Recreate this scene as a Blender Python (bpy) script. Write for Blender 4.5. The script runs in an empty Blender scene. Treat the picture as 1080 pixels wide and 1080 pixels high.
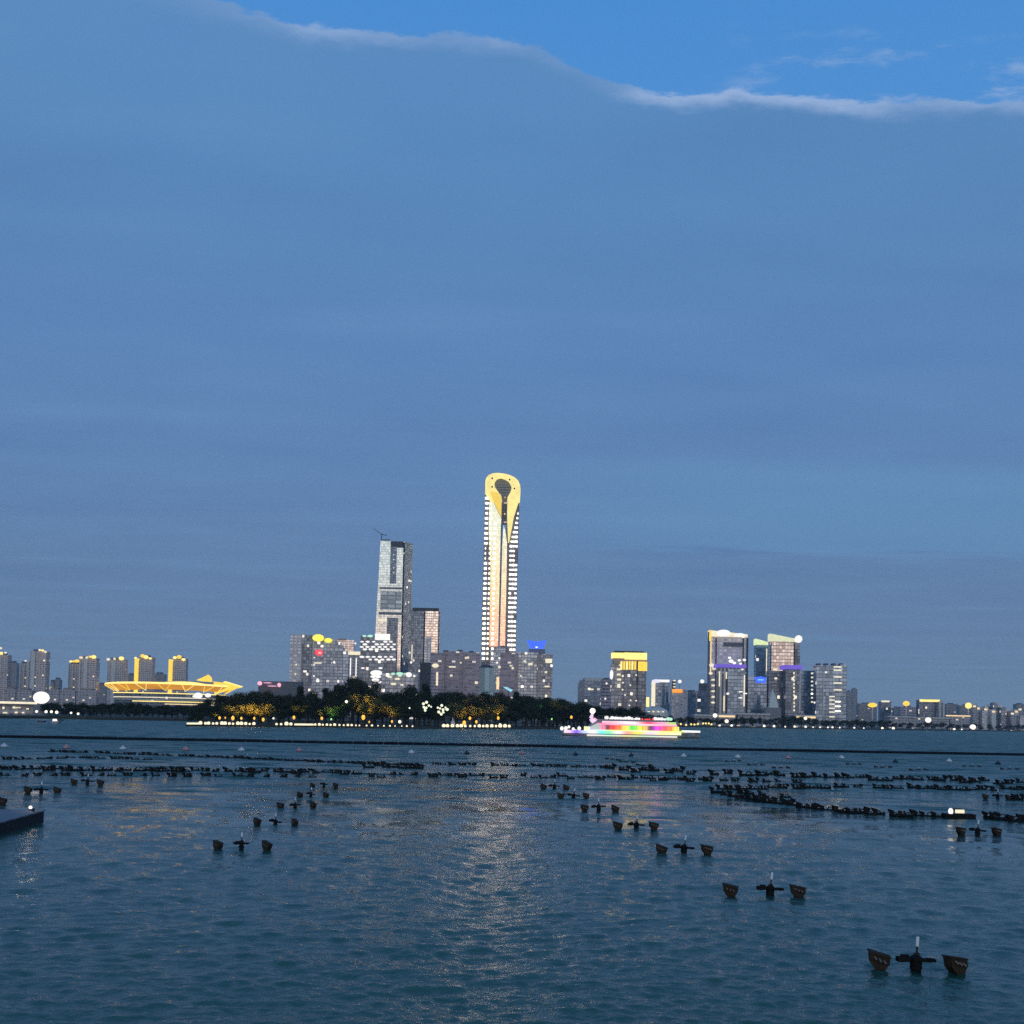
import bpy, bmesh, math, random
import numpy as np
from mathutils import Vector, Matrix
random.seed(11)
R = math.radians
sc = bpy.context.scene
C = sc.collection

# ------------------------------------------------------------------ camera
F, PX, PY, H = 1083.0, 540.0, 720.0, 6.0
PITCH, ROLL = R(1.878), R(1.25)
R3 = Matrix.Rotation(math.pi / 2 + PITCH, 3, 'X') @ Matrix.Rotation(ROLL, 3, 'Z')
CAM = Vector((0, 0, H))
cd = bpy.data.cameras.new('camera')
cd.sensor_width = 36; cd.lens = 36 * F / 1080; cd.shift_y = 180 / 1080
cd.clip_start = 0.3; cd.clip_end = 30000
cam = bpy.data.objects.new('camera', cd); C.objects.link(cam)
cam.matrix_world = Matrix.Translation(CAM) @ R3.to_4x4()
sc.camera = cam

def ray(px, py): return R3 @ Vector(((px - PX) / F, (PY - py) / F, -1))
def at(px, py, Y):
    r = ray(px, py); return CAM + r * (Y / r.y)
def wat(px, py, z=0.0):
    r = ray(px, py); return CAM + r * ((z - H) / r.z)

# ------------------------------------------------------------------ view
sc.view_settings.view_transform = 'Standard'
sc.view_settings.look = 'None'
sc.view_settings.gamma = 1
sc.view_settings.exposure = 0
sc.view_settings.use_curve_mapping = False
sc.render.engine = 'CYCLES'
sc.cycles.max_bounces = 6; sc.cycles.diffuse_bounces = 2; sc.cycles.glossy_bounces = 4
sc.cycles.transparent_max_bounces = 8; sc.cycles.volume_bounces = 0
sc.cycles.sample_clamp_indirect = 16.0; sc.cycles.sample_clamp_direct = 3.0
sc.cycles.caustics_reflective = True
sc.cycles.use_denoising = False   # the grain keeps the chop of the water crisp

# ------------------------------------------------------------------ materials
def lin(c): return tuple(((x / 255) / 12.92 if x / 255 <= .04045 else ((x / 255 + .055) / 1.055) ** 2.4) for x in c)
MATS = {}
class N:
    """small node helper"""
    def __init__(s, nt): s.nt = nt
    def new(s, t, **kw):
        n = s.nt.nodes.new(t)
        for k, v in kw.items(): setattr(n, k, v)
        return n
    def link(s, a, b): s.nt.links.new(a, b)
    def put(s, sock, v):
        if isinstance(v, bpy.types.NodeSocket): s.nt.links.new(v, sock)
        else: sock.default_value = v
    def m(s, op, a, b=None, c=None, clamp=False):
        n = s.new('ShaderNodeMath', operation=op, use_clamp=clamp)
        s.put(n.inputs[0], a)
        if b is not None: s.put(n.inputs[1], b)
        if c is not None: s.put(n.inputs[2], c)
        return n.outputs[0]
    def mix(s, f, a, b, blend='MIX'):
        n = s.new('ShaderNodeMix', data_type='RGBA', blend_type=blend)
        s.put(n.inputs[0], f)
        for i, v in ((6, a), (7, b)):
            if isinstance(v, bpy.types.NodeSocket): s.link(v, n.inputs[i])
            else: n.inputs[i].default_value = tuple(v)[:3] + (1,)
        return n.outputs[2]
    def smooth(s, v, a, b):
        n = s.new('ShaderNodeMapRange', interpolation_type='SMOOTHSTEP')
        s.put(n.inputs[0], v); n.inputs[1].default_value = a; n.inputs[2].default_value = b
        return n.outputs[0]
    def ramp(s, f, stops, interp='LINEAR'):
        n = s.new('ShaderNodeValToRGB'); cr = n.color_ramp; cr.interpolation = interp
        while len(cr.elements) < len(stops): cr.elements.new(0.5)
        for e, (p, c) in zip(cr.elements, stops): e.position = p; e.color = tuple(c)[:3] + (1,)
        s.put(n.inputs[0], f); return n.outputs[0]
    def noise(s, vec, scale, detail=3, rough=.5, dims='3D'):
        n = s.new('ShaderNodeTexNoise', noise_dimensions=dims)
        s.put(n.inputs['Vector'], vec); n.inputs['Scale'].default_value = scale
        n.inputs['Detail'].default_value = detail; n.inputs['Roughness'].default_value = rough
        return n.outputs[0]
    def curve(s, f, pts):
        n = s.new('ShaderNodeFloatCurve'); c = n.mapping.curves[0]
        while len(c.points) < len(pts): c.points.new(.5, .5)
        for p, (x, y) in zip(c.points, pts): p.location = (x, y); p.handle_type = 'AUTO'
        n.mapping.update(); s.put(n.inputs['Value'], f); return n.outputs[0]

def newmat(name):
    m = bpy.data.materials.new(name); m.use_nodes = True
    n = N(m.node_tree); b = m.node_tree.nodes['Principled BSDF']
    MATS[name] = m
    return m, n, b

def plain(name, col, rough=.7, metal=0., var=.25, scale=.6, spec=.5):
    """solid colour broken by soft dirt noise"""
    m, n, b = newmat(name)
    tc = n.new('ShaderNodeTexCoord')
    f = n.noise(tc.outputs['Object'], scale, 4, .6)
    c = n.mix(f, [x * (1 - var) for x in col], [min(1, x * (1 + var)) for x in col])
    n.link(c, b.inputs['Base Color'])
    b.inputs['Roughness'].default_value = rough; b.inputs['Metallic'].default_value = metal
    b.inputs['Specular IOR Level'].default_value = spec
    return m

def glow(name, col, s, var=.25, scale=.35):
    """a surface that gives off light, a little uneven"""
    m, n, b = newmat(name)
    tc = n.new('ShaderNodeTexCoord')
    f = n.noise(tc.outputs['Object'], scale, 2, .5)
    st = n.m('MULTIPLY_ADD', f, s * var * 2, s * (1 - var))
    b.inputs['Base Color'].default_value = tuple(.06 * v for v in col[:3]) + (1,); b.inputs['Roughness'].default_value = .6; b.inputs['Specular IOR Level'].default_value = .15
    b.inputs['Emission Color'].default_value = tuple(col)[:3] + (1,)
    n.link(st, b.inputs['Emission Strength'])
    return m

def facade(name, wall, glass, fh=4., bay=4., wh=.6, ww=.7, lit=.04, litcol=(1, .8, .5), lits=1.4,
           metal=.75, rough=.14, wrough=.6, wmetal=0., blotch=.3):
    """storeys and bays from the wall's own metre UV: spandrels, piers, glass, a few lit rooms"""
    m, n, b = newmat(name)
    uv = n.new('ShaderNodeUVMap'); uv.uv_map = 'UVMap'
    sp = n.new('ShaderNodeSeparateXYZ'); n.link(uv.outputs[0], sp.inputs[0])
    u = n.m('DIVIDE', sp.outputs[0], bay); v = n.m('DIVIDE', sp.outputs[1], fh)
    fu = n.m('FRACT', u); fv = n.m('FRACT', v)
    mk = n.m('MULTIPLY', n.m('LESS_THAN', fu, ww), n.m('LESS_THAN', fv, wh))
    cx = n.new('ShaderNodeCombineXYZ')
    n.link(n.m('FLOOR', u), cx.inputs[0]); n.link(n.m('FLOOR', v), cx.inputs[1])
    cx.inputs[2].default_value = random.random() * 50
    wn = n.new('ShaderNodeTexWhiteNoise', noise_dimensions='3D'); n.link(cx.outputs[0], wn.inputs[0])
    wsep = n.new('ShaderNodeSeparateColor'); n.link(wn.outputs['Color'], wsep.inputs[0])
    r1, r2, r3 = wsep.outputs
    tc = n.new('ShaderNodeTexCoord')
    blo = n.noise(tc.outputs['Object'], .03, 3, .6)
    g = n.mix(r2, [x * .6 for x in glass], [min(1, x * 1.5) for x in glass])
    w = n.mix(blo, [x * (1 - blotch) for x in wall], [min(1, x * (1 + blotch)) for x in wall])
    n.link(n.mix(mk, w, g), b.inputs['Base Color'])
    n.link(n.m('MULTIPLY_ADD', mk, metal - wmetal, wmetal), b.inputs['Metallic'])
    n.link(n.m('ADD', n.m('MULTIPLY_ADD', mk, rough - wrough, wrough), n.m('MULTIPLY', r3, .06)), b.inputs['Roughness'])
    on = n.m('MULTIPLY', n.m('LESS_THAN', r1, lit), mk)
    b.inputs['Emission Color'].default_value = tuple(litcol) + (1,)
    n.link(n.m('MULTIPLY', on, n.m('MULTIPLY_ADD', r3, lits, lits * .35)), b.inputs['Emission Strength'])
    return m

# ------------------------------------------------------------------ mesh builder (world coordinates, metre UVs)
class MB:
    def __init__(s): s.v = []; s.f = []; s.uv = []; s.mi = []; s.cur = 0
    def face(s, pts, uvs=None):
        i = len(s.v); s.v += [tuple(p) for p in pts]; s.f.append(tuple(range(i, i + len(pts))))
        if uvs is None: uvs = [(p[0] + p[1], p[2]) for p in pts]
        s.uv += list(uvs); s.mi.append(s.cur)
    def prism(s, poly, z0, z1, cap=True, bottom=True):
        """vertical prism over a counter-clockwise footprint; z1 may be a list (sloping roof)"""
        n = len(poly); zt = z1 if isinstance(z1, (list, tuple)) else [z1] * n
        run = 0.
        for i in range(n):
            a, b = poly[i], poly[(i + 1) % n]; L = math.hypot(b[0] - a[0], b[1] - a[1])
            za, zb = zt[i], zt[(i + 1) % n]
            s.face([(a[0], a[1], z0), (b[0], b[1], z0), (b[0], b[1], zb), (a[0], a[1], za)],
                   [(run, z0), (run + L, z0), (run + L, zb), (run, za)])
            run += L
        if cap: s.face([(p[0], p[1], z) for p, z in zip(poly, zt)], [(0, 0)] * n)
        if bottom: s.face([(p[0], p[1], z0) for p in reversed(poly)], [(0, 0)] * n)
    def slab(s, prof, y0, y1):
        """profile polygon in (x,z) (counter-clockwise seen from -y), given depth from y0 (front) to y1"""
        n = len(prof)
        s.face([(x, y0, z) for x, z in prof], [(x, z) for x, z in prof])
        s.face([(x, y1, z) for x, z in reversed(prof)], [(x, z) for x, z in reversed(prof)])
        for i in range(n):
            a, b = prof[i], prof[(i + 1) % n]
            s.face([(a[0], y0, a[1]), (a[0], y1, a[1]), (b[0], y1, b[1]), (b[0], y0, b[1])],
                   [(y0, a[1]), (y1, a[1]), (y1, b[1]), (y0, b[1])])
    def box(s, c, d, rz=0.):
        cx, cy, cz = c; w, l, h = (x / 2 for x in d); ca, sa = math.cos(rz), math.sin(rz)
        poly = [(cx + x * ca - y * sa, cy + x * sa + y * ca) for x, y in ((-w, -l), (w, -l), (w, l), (-w, l))]
        s.prism(poly, cz - h, cz + h)
    def tube(s, p0, p1, r0, r1=None, n=8, caps=True):
        p0, p1 = Vector(p0), Vector(p1); r1 = r0 if r1 is None else r1
        d = (p1 - p0).normalized(); a = d.orthogonal().normalized(); b = d.cross(a)
        A = [p0 + (a * math.cos(t) + b * math.sin(t)) * r0 for t in (2 * math.pi * k / n for k in range(n))]
        B = [p1 + (a * math.cos(t) + b * math.sin(t)) * r1 for t in (2 * math.pi * k / n for k in range(n))]
        for k in range(n):
            j = (k + 1) % n; s.face([A[k], A[j], B[j], B[k]])
        if caps:
            s.face(list(reversed(A))); s.face(B)
    def path(s, pts, r, n=7):
        for i in range(len(pts) - 1):
            ra = r[i] if isinstance(r, (list, tuple)) else r; rb = r[i + 1] if isinstance(r, (list, tuple)) else r
            s.tube(pts[i], pts[i + 1], ra, rb, n)
    def lathe(s, c, prof, n=16, sx=1., sy=1.):
        """(radius, z) profile turned about the vertical through c"""
        cx, cy, cz = c
        rings = [[(cx + r * sx * math.cos(2 * math.pi * k / n), cy + r * sy * math.sin(2 * math.pi * k / n), cz + z) for k in range(n)] for r, z in prof]
        for a, b in zip(rings[:-1], rings[1:]):
            for k in range(n):
                j = (k + 1) % n; s.face([a[k], a[j], b[j], b[k]])
        s.face(list(reversed(rings[0]))); s.face(rings[-1])
    def ball(s, c, r, n=12, m=8, sz=1., sx=1., sy=1.):
        s.lathe(c, [(max(.002, r * math.sin(math.pi * k / m)), -r * sz * math.cos(math.pi * k / m)) for k in range(m + 1)], n, sx, sy)
    def mesh(s, name, mats, loc=(0, 0, 0), weld=1e-4, smooth=False):
        me = bpy.data.meshes.new(name)
        me.from_pydata([(x - loc[0], y - loc[1], z - loc[2]) for x, y, z in s.v], [], s.f)
        ul = me.uv_layers.new(name='UVMap')
        ul.data.foreach_set('uv', np.array(s.uv, np.float32).ravel())
        for m in (mats if isinstance(mats, (list, tuple)) else [mats]): me.materials.append(m)
        me.polygons.foreach_set('material_index', s.mi)
        if weld or smooth:
            bm = bmesh.new(); bm.from_mesh(me)
            if weld: bmesh.ops.remove_doubles(bm, verts=bm.verts, dist=weld)
            bmesh.ops.recalc_face_normals(bm, faces=bm.faces)
            if smooth:
                for f in bm.faces: f.smooth = True
                for e in bm.edges:
                    if len(e.link_faces) == 2 and e.calc_face_angle(0) > R(40): e.smooth = False
            bm.to_mesh(me); bm.free()
        me.update()
        return me

def obj(name, mb, mats, parent=None, loc=None, smooth=False, weld=1e-4):
    """one mesh object; as a child it is placed relative to its parent's world location"""
    pl = Vector((0, 0, 0)); p = parent
    while p is not None: pl += p.location; p = p.parent
    base = Vector(loc) if loc is not None else pl
    me = mb.mesh(name, mats, base, weld, smooth)
    o = bpy.data.objects.new(name, me); C.objects.link(o)
    o.parent = parent; o.location = base - pl
    return o
def tag(o, label, cat, group=None):
    o['label'] = label; o['category'] = cat
    if group: o['group'] = group
    return o
def kind(o, k): o['kind'] = k; return o
def thing(name, label, cat, loc=(0, 0, 0), group=None):
    o = bpy.data.objects.new(name, None); o.empty_display_size = .5; C.objects.link(o)
    o.location = loc
    return tag(o, label, cat, group)
def copy_tree(o, parent=None, loc=None, rz=None, label=None, group=None, scale=None):
    c = o.copy(); C.objects.link(c); c.parent = parent
    if loc is not None: c.location = loc
    if rz is not None: c.rotation_euler = (0, 0, rz)
    if scale is not None: c.scale = scale
    if label: c['label'] = label
    if group: c['group'] = group
    for ch in list(o.children): copy_tree(ch, c)
    return c
SKY_DECK = [(0, (112, 138, 165)), (3, (108, 136, 169)), (5.5, (104, 135, 172)), (8, (101, 135, 178)), (13, (98, 136, 184)), (17, (96, 136, 186)), (23, (91, 136, 188)), (31, (90, 140, 194)), (45, (86, 136, 196)), (90, (70, 115, 182))]
SKY_CLEAR = [(0, (110, 150, 190)), (20, (90, 150, 215)), (31, (80, 146, 214)), (36, (75, 141, 211)), (60, (55, 112, 190)), (90, (45, 95, 170))]
SKY_WEST = [(0, (1.25, .80, .68)), (2.5, (1.3, .92, .78)), (4.5, (1.2, 1.0, .88)), (6.5, (1.05, 1.08, 1.02)), (10, (.96, 1.12, 1.12)), (15, (.68, .90, 1.04)), (30, (.42, .62, .90)), (60, (.22, .40, .70))]
WAVES_N = 210; WAVE_SLOPE = .40; BUMP_A = .07; BUMP_B = .016; WATER_COL = (.042, .116, .080); WATER_ROUGH = .035; FAR_SLOPE = 4.2
# ------------------------------------------------------------------ world: twilight, afterglow behind the camera, cloud deck in front
SUN_EL = R(2.0)
w = bpy.data.worlds.new('World'); sc.world = w; w.use_nodes = True
n = N(w.node_tree); bg = w.node_tree.nodes['Background']
tc = n.new('ShaderNodeTexCoord')
sp = n.new('ShaderNodeSeparateXYZ'); n.link(tc.outputs['Generated'], sp.inputs[0])
dx, dy, dz = sp.outputs
def sd(d): return max(0., min(1., math.sin(R(d))))
zc = n.m('MAXIMUM', dz, 0.0)
deck = n.ramp(zc, [(sd(e), lin(c)) for e, c in SKY_DECK])
clear = n.ramp(zc, [(sd(e), lin(c)) for e, c in SKY_CLEAR])
west = n.ramp(zc, [(sd(e), c) for e, c in SKY_WEST])
zs = n.m('MAXIMUM', dz, .015)
P = n.new('ShaderNodeCombineXYZ'); pxx = n.m('DIVIDE', dx, zs); pyy = n.m('DIVIDE', dy, zs)
n.link(pxx, P.inputs[0]); n.link(pyy, P.inputs[1])
# the near edge of the cloud deck, seen from below
EDGE = [(-1.2, 1.26), (-.9, 1.31), (-.503, 1.433), (-.395, 1.47), (-.306, 1.503), (-.18, 1.506), (-.056, 1.512), (.01, 1.535), (.087, 1.59), (.21, 1.638),
        (.36, 1.633), (.547, 1.646), (.66, 1.655), (.787, 1.64), (1.2, 1.6)]
xn = n.m('MULTIPLY_ADD', pxx, 1 / 2.4, .5)
edge = n.m('ADD', n.curve(xn, [((x + 1.2) / 2.4, y - 1.035) for x, y in EDGE]), 1.0)
mp = n.new('ShaderNodeMapping'); n.link(P.outputs[0], mp.inputs[0]); mp.inputs['Scale'].default_value = (1, 1.6, 1)
n1 = n.noise(mp.outputs[0], 5.0, 8, .6); n2 = n.noise(mp.outputs[0], 22., 5, .6)
wob = n.m('ADD', n.m('MULTIPLY', n.m('SUBTRACT', n1, .5), .085), n.m('MULTIPLY', n.m('SUBTRACT', n2, .5), .05))
dist = n.m('ADD', n.m('SUBTRACT', pyy, edge), wob)          # > 0 under the deck
east = n.m('GREATER_THAN', dy, 0.02)
cover = n.m('MULTIPLY', n.smooth(dist, -.006, .010), east)
rimx = n.curve(xn, [(0, .2), (.25, .35), (.33, .25), (.375, .75), (.47, .8), (.52, .35), (.55, .5), (.59, .85), (.73, .95), (.83, .9), (1, .6)])
rim = n.m('MULTIPLY', n.m('SUBTRACT', 1., n.smooth(dist, .0, .062)), n.m('MULTIPLY', rimx, n.m('MULTIPLY_ADD', n.smooth(n.noise(mp.outputs[0], 2.2, 4, .6), .38, .62), .75, .35)))
# soft streaks and wide patches in the deck
mp2 = n.new('ShaderNodeMapping'); n.link(P.outputs[0], mp2.inputs[0]); mp2.inputs['Scale'].default_value = (.35, 1.0, 1); mp2.inputs['Rotation'].default_value = (0, 0, R(-8))
s1 = n.noise(mp2.outputs[0], 1.1, 6, .55); s2 = n.noise(mp2.outputs[0], 4.5, 6, .6)
tone = n.m('ADD', n.m('MULTIPLY', n.m('SUBTRACT', s1, .5), .50), n.m('MULTIPLY', n.m('SUBTRACT', s2, .5), .24))
deck2 = n.mix(n.m('MULTIPLY', n.smooth(tone, -.02, .22), .6), n.mix(n.m('MULTIPLY', n.smooth(tone, .02, -.2), .34), deck, lin((74, 112, 166))), lin((112, 154, 200)))
# a lower cloud layer shows paler through a gap low on the right
tl = n.m('ADD', n.m('MULTIPLY', n.m('DIVIDE', dz, n.m('MAXIMUM', dy, .05)), 1.0), n.m('MULTIPLY', n.m('SUBTRACT', s2, .5), .03))
gap = n.m('MULTIPLY', n.m('MULTIPLY', n.smooth(tl, .160, .172), n.m('SUBTRACT', 1., n.smooth(tl, .240, .262))), n.m('MULTIPLY', n.smooth(n.m('DIVIDE', dx, n.m('MAXIMUM', dy, .05)), -.15, .30), .55))
deck2 = n.mix(n.m('MULTIPLY', gap, east), deck2, lin((104, 152, 196)))
deck3 = n.mix(n.m('MULTIPLY', rim, .9), deck2, lin((158, 184, 224)))
# torn wisps in the clear sky just above the edge
mp3 = n.new('ShaderNodeMapping'); n.link(P.outputs[0], mp3.inputs[0]); mp3.inputs['Scale'].default_value = (1, 2.0, 1); mp3.inputs['Location'].default_value = (.35, .1, 0); mp3.inputs['Rotation'].default_value = (0, 0, R(12))
wi = n.noise(mp3.outputs[0], 7.5, 9, .62)
wisp = n.m('MULTIPLY', n.m('MULTIPLY', n.smooth(wi, .50, .70), n.smooth(pxx, .2, .5)), n.m('MULTIPLY', n.smooth(dist, -.24, -.03), .75))
clear2 = n.mix(wisp, clear, lin((150, 178, 220)))
# Nishita twilight adds its own glow to the clear part
sky = n.new('ShaderNodeTexSky', sky_type='NISHITA'); sky.sun_disc = False
sky.sun_elevation = SUN_EL; sky.sun_rotation = math.pi
clear3 = n.mix(1., clear2, n.mix(1., sky.outputs[0], (.03, .03, .03), 'MULTIPLY'), 'ADD')
front = n.mix(cover, clear2, deck3)
hl = n.m('SQRT', n.m('ADD', n.m('ADD', n.m('MULTIPLY', dx, dx), n.m('MULTIPLY', dy, dy)), 1e-5))
wa = n.smooth(n.m('DIVIDE', n.m('MULTIPLY', dy, -1.), hl), .05, .85)
west2 = n.mix(1., west, n.mix(1., sky.outputs[0], (.008, .008, .008), 'MULTIPLY'), 'ADD')
allsky = n.mix(wa, front, west2)
gnd = n.smooth(dz, -.002, -.03)
n.link(n.mix(gnd, allsky, (.02, .035, .05)), bg.inputs['Color'])
bg.inputs['Strength'].default_value = 1.0
w.cycles.sampling_method = 'MANUAL'; w.cycles.sample_map_resolution = 512

sl = bpy.data.lights.new('sun', 'SUN'); sl.energy = .04; sl.angle = R(12); sl.color = (1, .72, .5)
so = bpy.data.objects.new('sun', sl); C.objects.link(so)
so.rotation_euler = Vector((0, math.cos(SUN_EL), -math.sin(SUN_EL))).to_track_quat('-Z', 'Y').to_euler()

# ------------------------------------------------------------------ water: one sheet, real waves, finest ripples as bump
def water_mesh():
    rng = np.random.default_rng(5)
    rows = [4.0]
    while rows[-1] < 1900:
        d = rows[-1]; rows.append(d + max(.07, min(40., 1.0 * d * d / 6500.)))
    rows += [2600, 4000, 7000, 12000]
    r = np.array(rows)
    half = math.radians(33); inner = np.linspace(-half, half, 760)
    outer = np.radians(np.concatenate([np.linspace(-180, -36, 70), np.linspace(36, 180, 70)[:-1]]))
    ang = np.sort(np.concatenate([inner, outer]))
    AA, RR = np.meshgrid(ang, r)
    X = RR * np.sin(AA); Y = RR * np.cos(AA); Z = np.zeros_like(X)
    dr = np.gradient(r)[:, None]
    for k in range(WAVES_N):
        lam = 0.22 * (5.0 / .22) ** rng.random()
        th = rng.normal(0, .58) + .12
        amp = WAVE_SLOPE * lam / (2 * math.pi) * math.sqrt(2. / WAVES_N) * (1.0 if lam < 1.6 else (1.6 / lam) ** .9)
        kx, ky = math.sin(th) * 2 * math.pi / lam, math.cos(th) * 2 * math.pi / lam
        fade = np.clip((lam / np.maximum(dr, 1e-3) - 2.0) / 2.0, 0, 1)
        ph = kx * X + ky * Y + rng.random() * 6.283
        env = .65 + .35 * np.sin(X * rng.normal(0, .05) + Y * rng.normal(0, .08) + rng.random() * 6.28)
        # the near water lies in the lee of the bank: the longer waves only build up farther out
        if lam > .75: fade = fade * (.30 + .70 * np.clip((RR / lam - 18.) / 22., 0, 1))
        Z += fade * amp * env * (np.sin(ph) + .22 * np.cos(2 * ph))
    Z[:, (AA[0] < -math.radians(34.5)) | (AA[0] > math.radians(34.5))] = 0
    nr, na = X.shape
    V = np.stack([X, Y, Z], -1).reshape(-1, 3)
    i = np.arange(nr - 1)[:, None] * na + np.arange(na)[None, :]
    j = np.arange(nr - 1)[:, None] * na + (np.arange(na)[None, :] + 1) % na
    Q = np.stack([i, j, j + na, i + na], -1).reshape(-1, 4)
    c0 = len(V); V = np.vstack([V, [[0, 0, 0]]])
    T = [(c0, int((k + 1) % na), int(k)) for k in range(na)]
    me = bpy.data.meshes.new('lake')
    me.from_pydata(V.tolist(), [], [tuple(reversed(q)) for q in Q.tolist()] + T)
    me.polygons.foreach_set('use_smooth', [True] * len(me.polygons))
    me.update(); return me
m, n, b = newmat('lake_water')
tc = n.new('ShaderNodeTexCoord')
mp = n.new('ShaderNodeMapping'); n.link(tc.outputs['Object'], mp.inputs[0]); mp.inputs['Scale'].default_value = (.85, 1., 1.); mp.inputs['Rotation'].default_value = (0, 0, R(-9))
ripple = n.noise(mp.outputs[0], 2.5, 5, .62)
gust = n.noise(tc.outputs['Object'], .035, 3, .5)
fine = n.noise(mp.outputs[0], 5.2, 3, .6)
# where the mesh is too coarse to carry the chop, the bump carries it
ln = n.new('ShaderNodeVectorMath', operation='LENGTH'); n.link(tc.outputs['Object'], ln.inputs[0])
far = n.m('MULTIPLY_ADD', n.smooth(ln.outputs['Value'], 25., 170.), .6, 1.)
h = n.m('MULTIPLY', n.m('ADD', n.m('MULTIPLY', ripple, BUMP_A), n.m('MULTIPLY', fine, BUMP_B)), n.m('MULTIPLY', n.m('MULTIPLY_ADD', gust, 1.1, .45), far))
bp = n.new('ShaderNodeBump'); bp.inputs['Strength'].default_value = 1; bp.inputs['Distance'].default_value = 1
n.link(h, bp.inputs['Height'])
# far off, where a pixel spans many waves, the slopes come straight from a noise vector
mpf = n.new('ShaderNodeMapping'); n.link(tc.outputs['Object'], mpf.inputs[0]); mpf.inputs['Scale'].default_value = (.6, 1., 1.)
nzf = n.new('ShaderNodeTexNoise'); n.link(mpf.outputs[0], nzf.inputs['Vector']); nzf.inputs['Scale'].default_value = .30; nzf.inputs['Detail'].default_value = 4; nzf.inputs['Roughness'].default_value = .62
sub_ = n.new('ShaderNodeVectorMath', operation='SUBTRACT'); n.link(nzf.outputs['Color'], sub_.inputs[0]); sub_.inputs[1].default_value = (.5, .5, .5)
mul_ = n.new('ShaderNodeVectorMath', operation='MULTIPLY'); n.link(sub_.outputs[0], mul_.inputs[0]); mul_.inputs[1].default_value = (FAR_SLOPE, FAR_SLOPE, 0)
scl_ = n.new('ShaderNodeVectorMath', operation='SCALE'); n.link(mul_.outputs[0], scl_.inputs[0]); n.link(n.smooth(ln.outputs['Value'], 35., 120.), scl_.inputs['Scale'])
add_ = n.new('ShaderNodeVectorMath', operation='ADD'); n.link(bp.outputs[0], add_.inputs[0]); n.link(scl_.outputs[0], add_.inputs[1])
nrm_ = n.new('ShaderNodeVectorMath', operation='NORMALIZE'); n.link(add_.outputs[0], nrm_.inputs[0]); n.link(nrm_.outputs[0], b.inputs['Normal'])
b.inputs['Base Color'].default_value = WATER_COL + (1,)
n.link(n.m('MULTIPLY_ADD', n.smooth(ln.outputs['Value'], 34., 180.), .34, WATER_ROUGH), b.inputs['Roughness']); b.inputs['IOR'].default_value = 1.33
lake = bpy.data.objects.new('water', water_mesh()); C.objects.link(lake); lake.data.materials.append(m); kind(lake, 'structure')

# ------------------------------------------------------------------ land: far shore and the wooded island
M_soil = plain('soil', (.045, .045, .03), .95, 0, .5, .05)
M_stone = plain('quay_stone', (.20, .20, .20), .85, 0, .3, .3)
shore_px = [(-260, 757.0), (-100, 757.5), (0, 757.5), (60, 758), (100, 759), (200, 760.5), (330, 762), (480, 763.3), (600, 764.8), (740, 767), (830, 768.3), (900, 769.4), (960, 770.4), (1080, 771.6), (1200, 773.4), (1330, 775.6)]
shore = [wat(*p) for p in shore_px]
LAND = 1.1
def sheet(front, back_poly, z, name, mat, wallmat):
    mb = MB(); poly = [(p[0], p[1]) for p in front] + back_poly
    mb.prism(poly, -2.0, z, bottom=False)
    o = obj(name, mb, mat); return kind(o, 'structure')
ground = sheet(shore, [(9000, 3500), (9000, 9000), (-9000, 9000), (-9000, 1500)], LAND, 'ground', M_soil, M_stone)
isl_px = [(196, 766), (240, 766.3), (330, 767), (440, 768.6), (545, 768.7), (600, 769.2), (662, 770.3)]
isl = [wat(*p) for p in isl_px]
def isl_at(px):
    for (a, b), (c, d) in zip(zip(isl_px, isl), zip(isl_px[1:], isl[1:])):
        if px <= c[0] or c is isl_px[-1]:
            t = (px - a[0]) / (c[0] - a[0]); return b.lerp(d, t)
mb = MB()
back = [(isl[-1].x + 14, isl[-1].y + 60), (isl[-1].x - 20, isl[-1].y + 110), (isl[3].x, isl[3].y + 190), (isl[1].x - 8, isl[1].y + 120), (isl[0].x - 10, isl[0].y + 35)]
mb.prism([(p.x, p.y) for p in isl] + back, -2, .7, bottom=False)
kind(obj('island_terrain', mb, M_soil), 'structure')
# ------------------------------------------------------------------ city materials
G_gold = glow('gold_light', (1, .66, .08), 1.25)
G_goldpale = glow('pale_gold_light', (1, .78, .24), 1.45)
G_cream = glow('cream_light', (1, .90, .66), 1.0)
G_white = glow('white_light', (1, .97, .93), 1.15)
G_warm = glow('warm_light', (1, .74, .40), 1.1)
G_ball = glow('lamp_glass', (1, .93, .80), 1.5, .05)
G_amber = glow('amber_light', (1, .52, .08), 1.3, .1)
G_red = glow('red_sign', (1, .08, .09), 1.2)
G_pinkl = glow('pink_sign', (1, .50, .68), 1.1)
G_blue = glow('blue_sign', (.05, .13, 1), 1.5)
G_violet = glow('violet_light', (.25, .16, .85), .75)
G_green = glow('green_light', (.55, 1, .75), 1.0)
G_yellow = glow('yellow_sign', (1, .88, .12), 1.2)
G_cyan = glow('cyan_light', (.35, .85, 1), .9)
M_dark = plain('dark_steel', (.035, .04, .05), .5, .3)
M_grey = plain('grey_concrete', (.22, .22, .23), .8)
M_pale = plain('pale_concrete', (.62, .60, .58), .8)
M_roof = plain('roof_grey', (.12, .125, .14), .8)
M_peachwall = plain('peach_wall', (.50, .36, .29), .7)
FA = {}
FA['resi'] = facade('residential_facade', (.60, .50, .47), (.14, .15, .19), 3.1, 3.6, .5, .55, .02, (1, .8, .5), 1.0, .5, .2)
FA['resi2'] = facade('far_residential_facade', (.27, .26, .27), (.14, .15, .18), 3.1, 5., .5, .6, .02, (1, .8, .5), .8, .5, .25)
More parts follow.
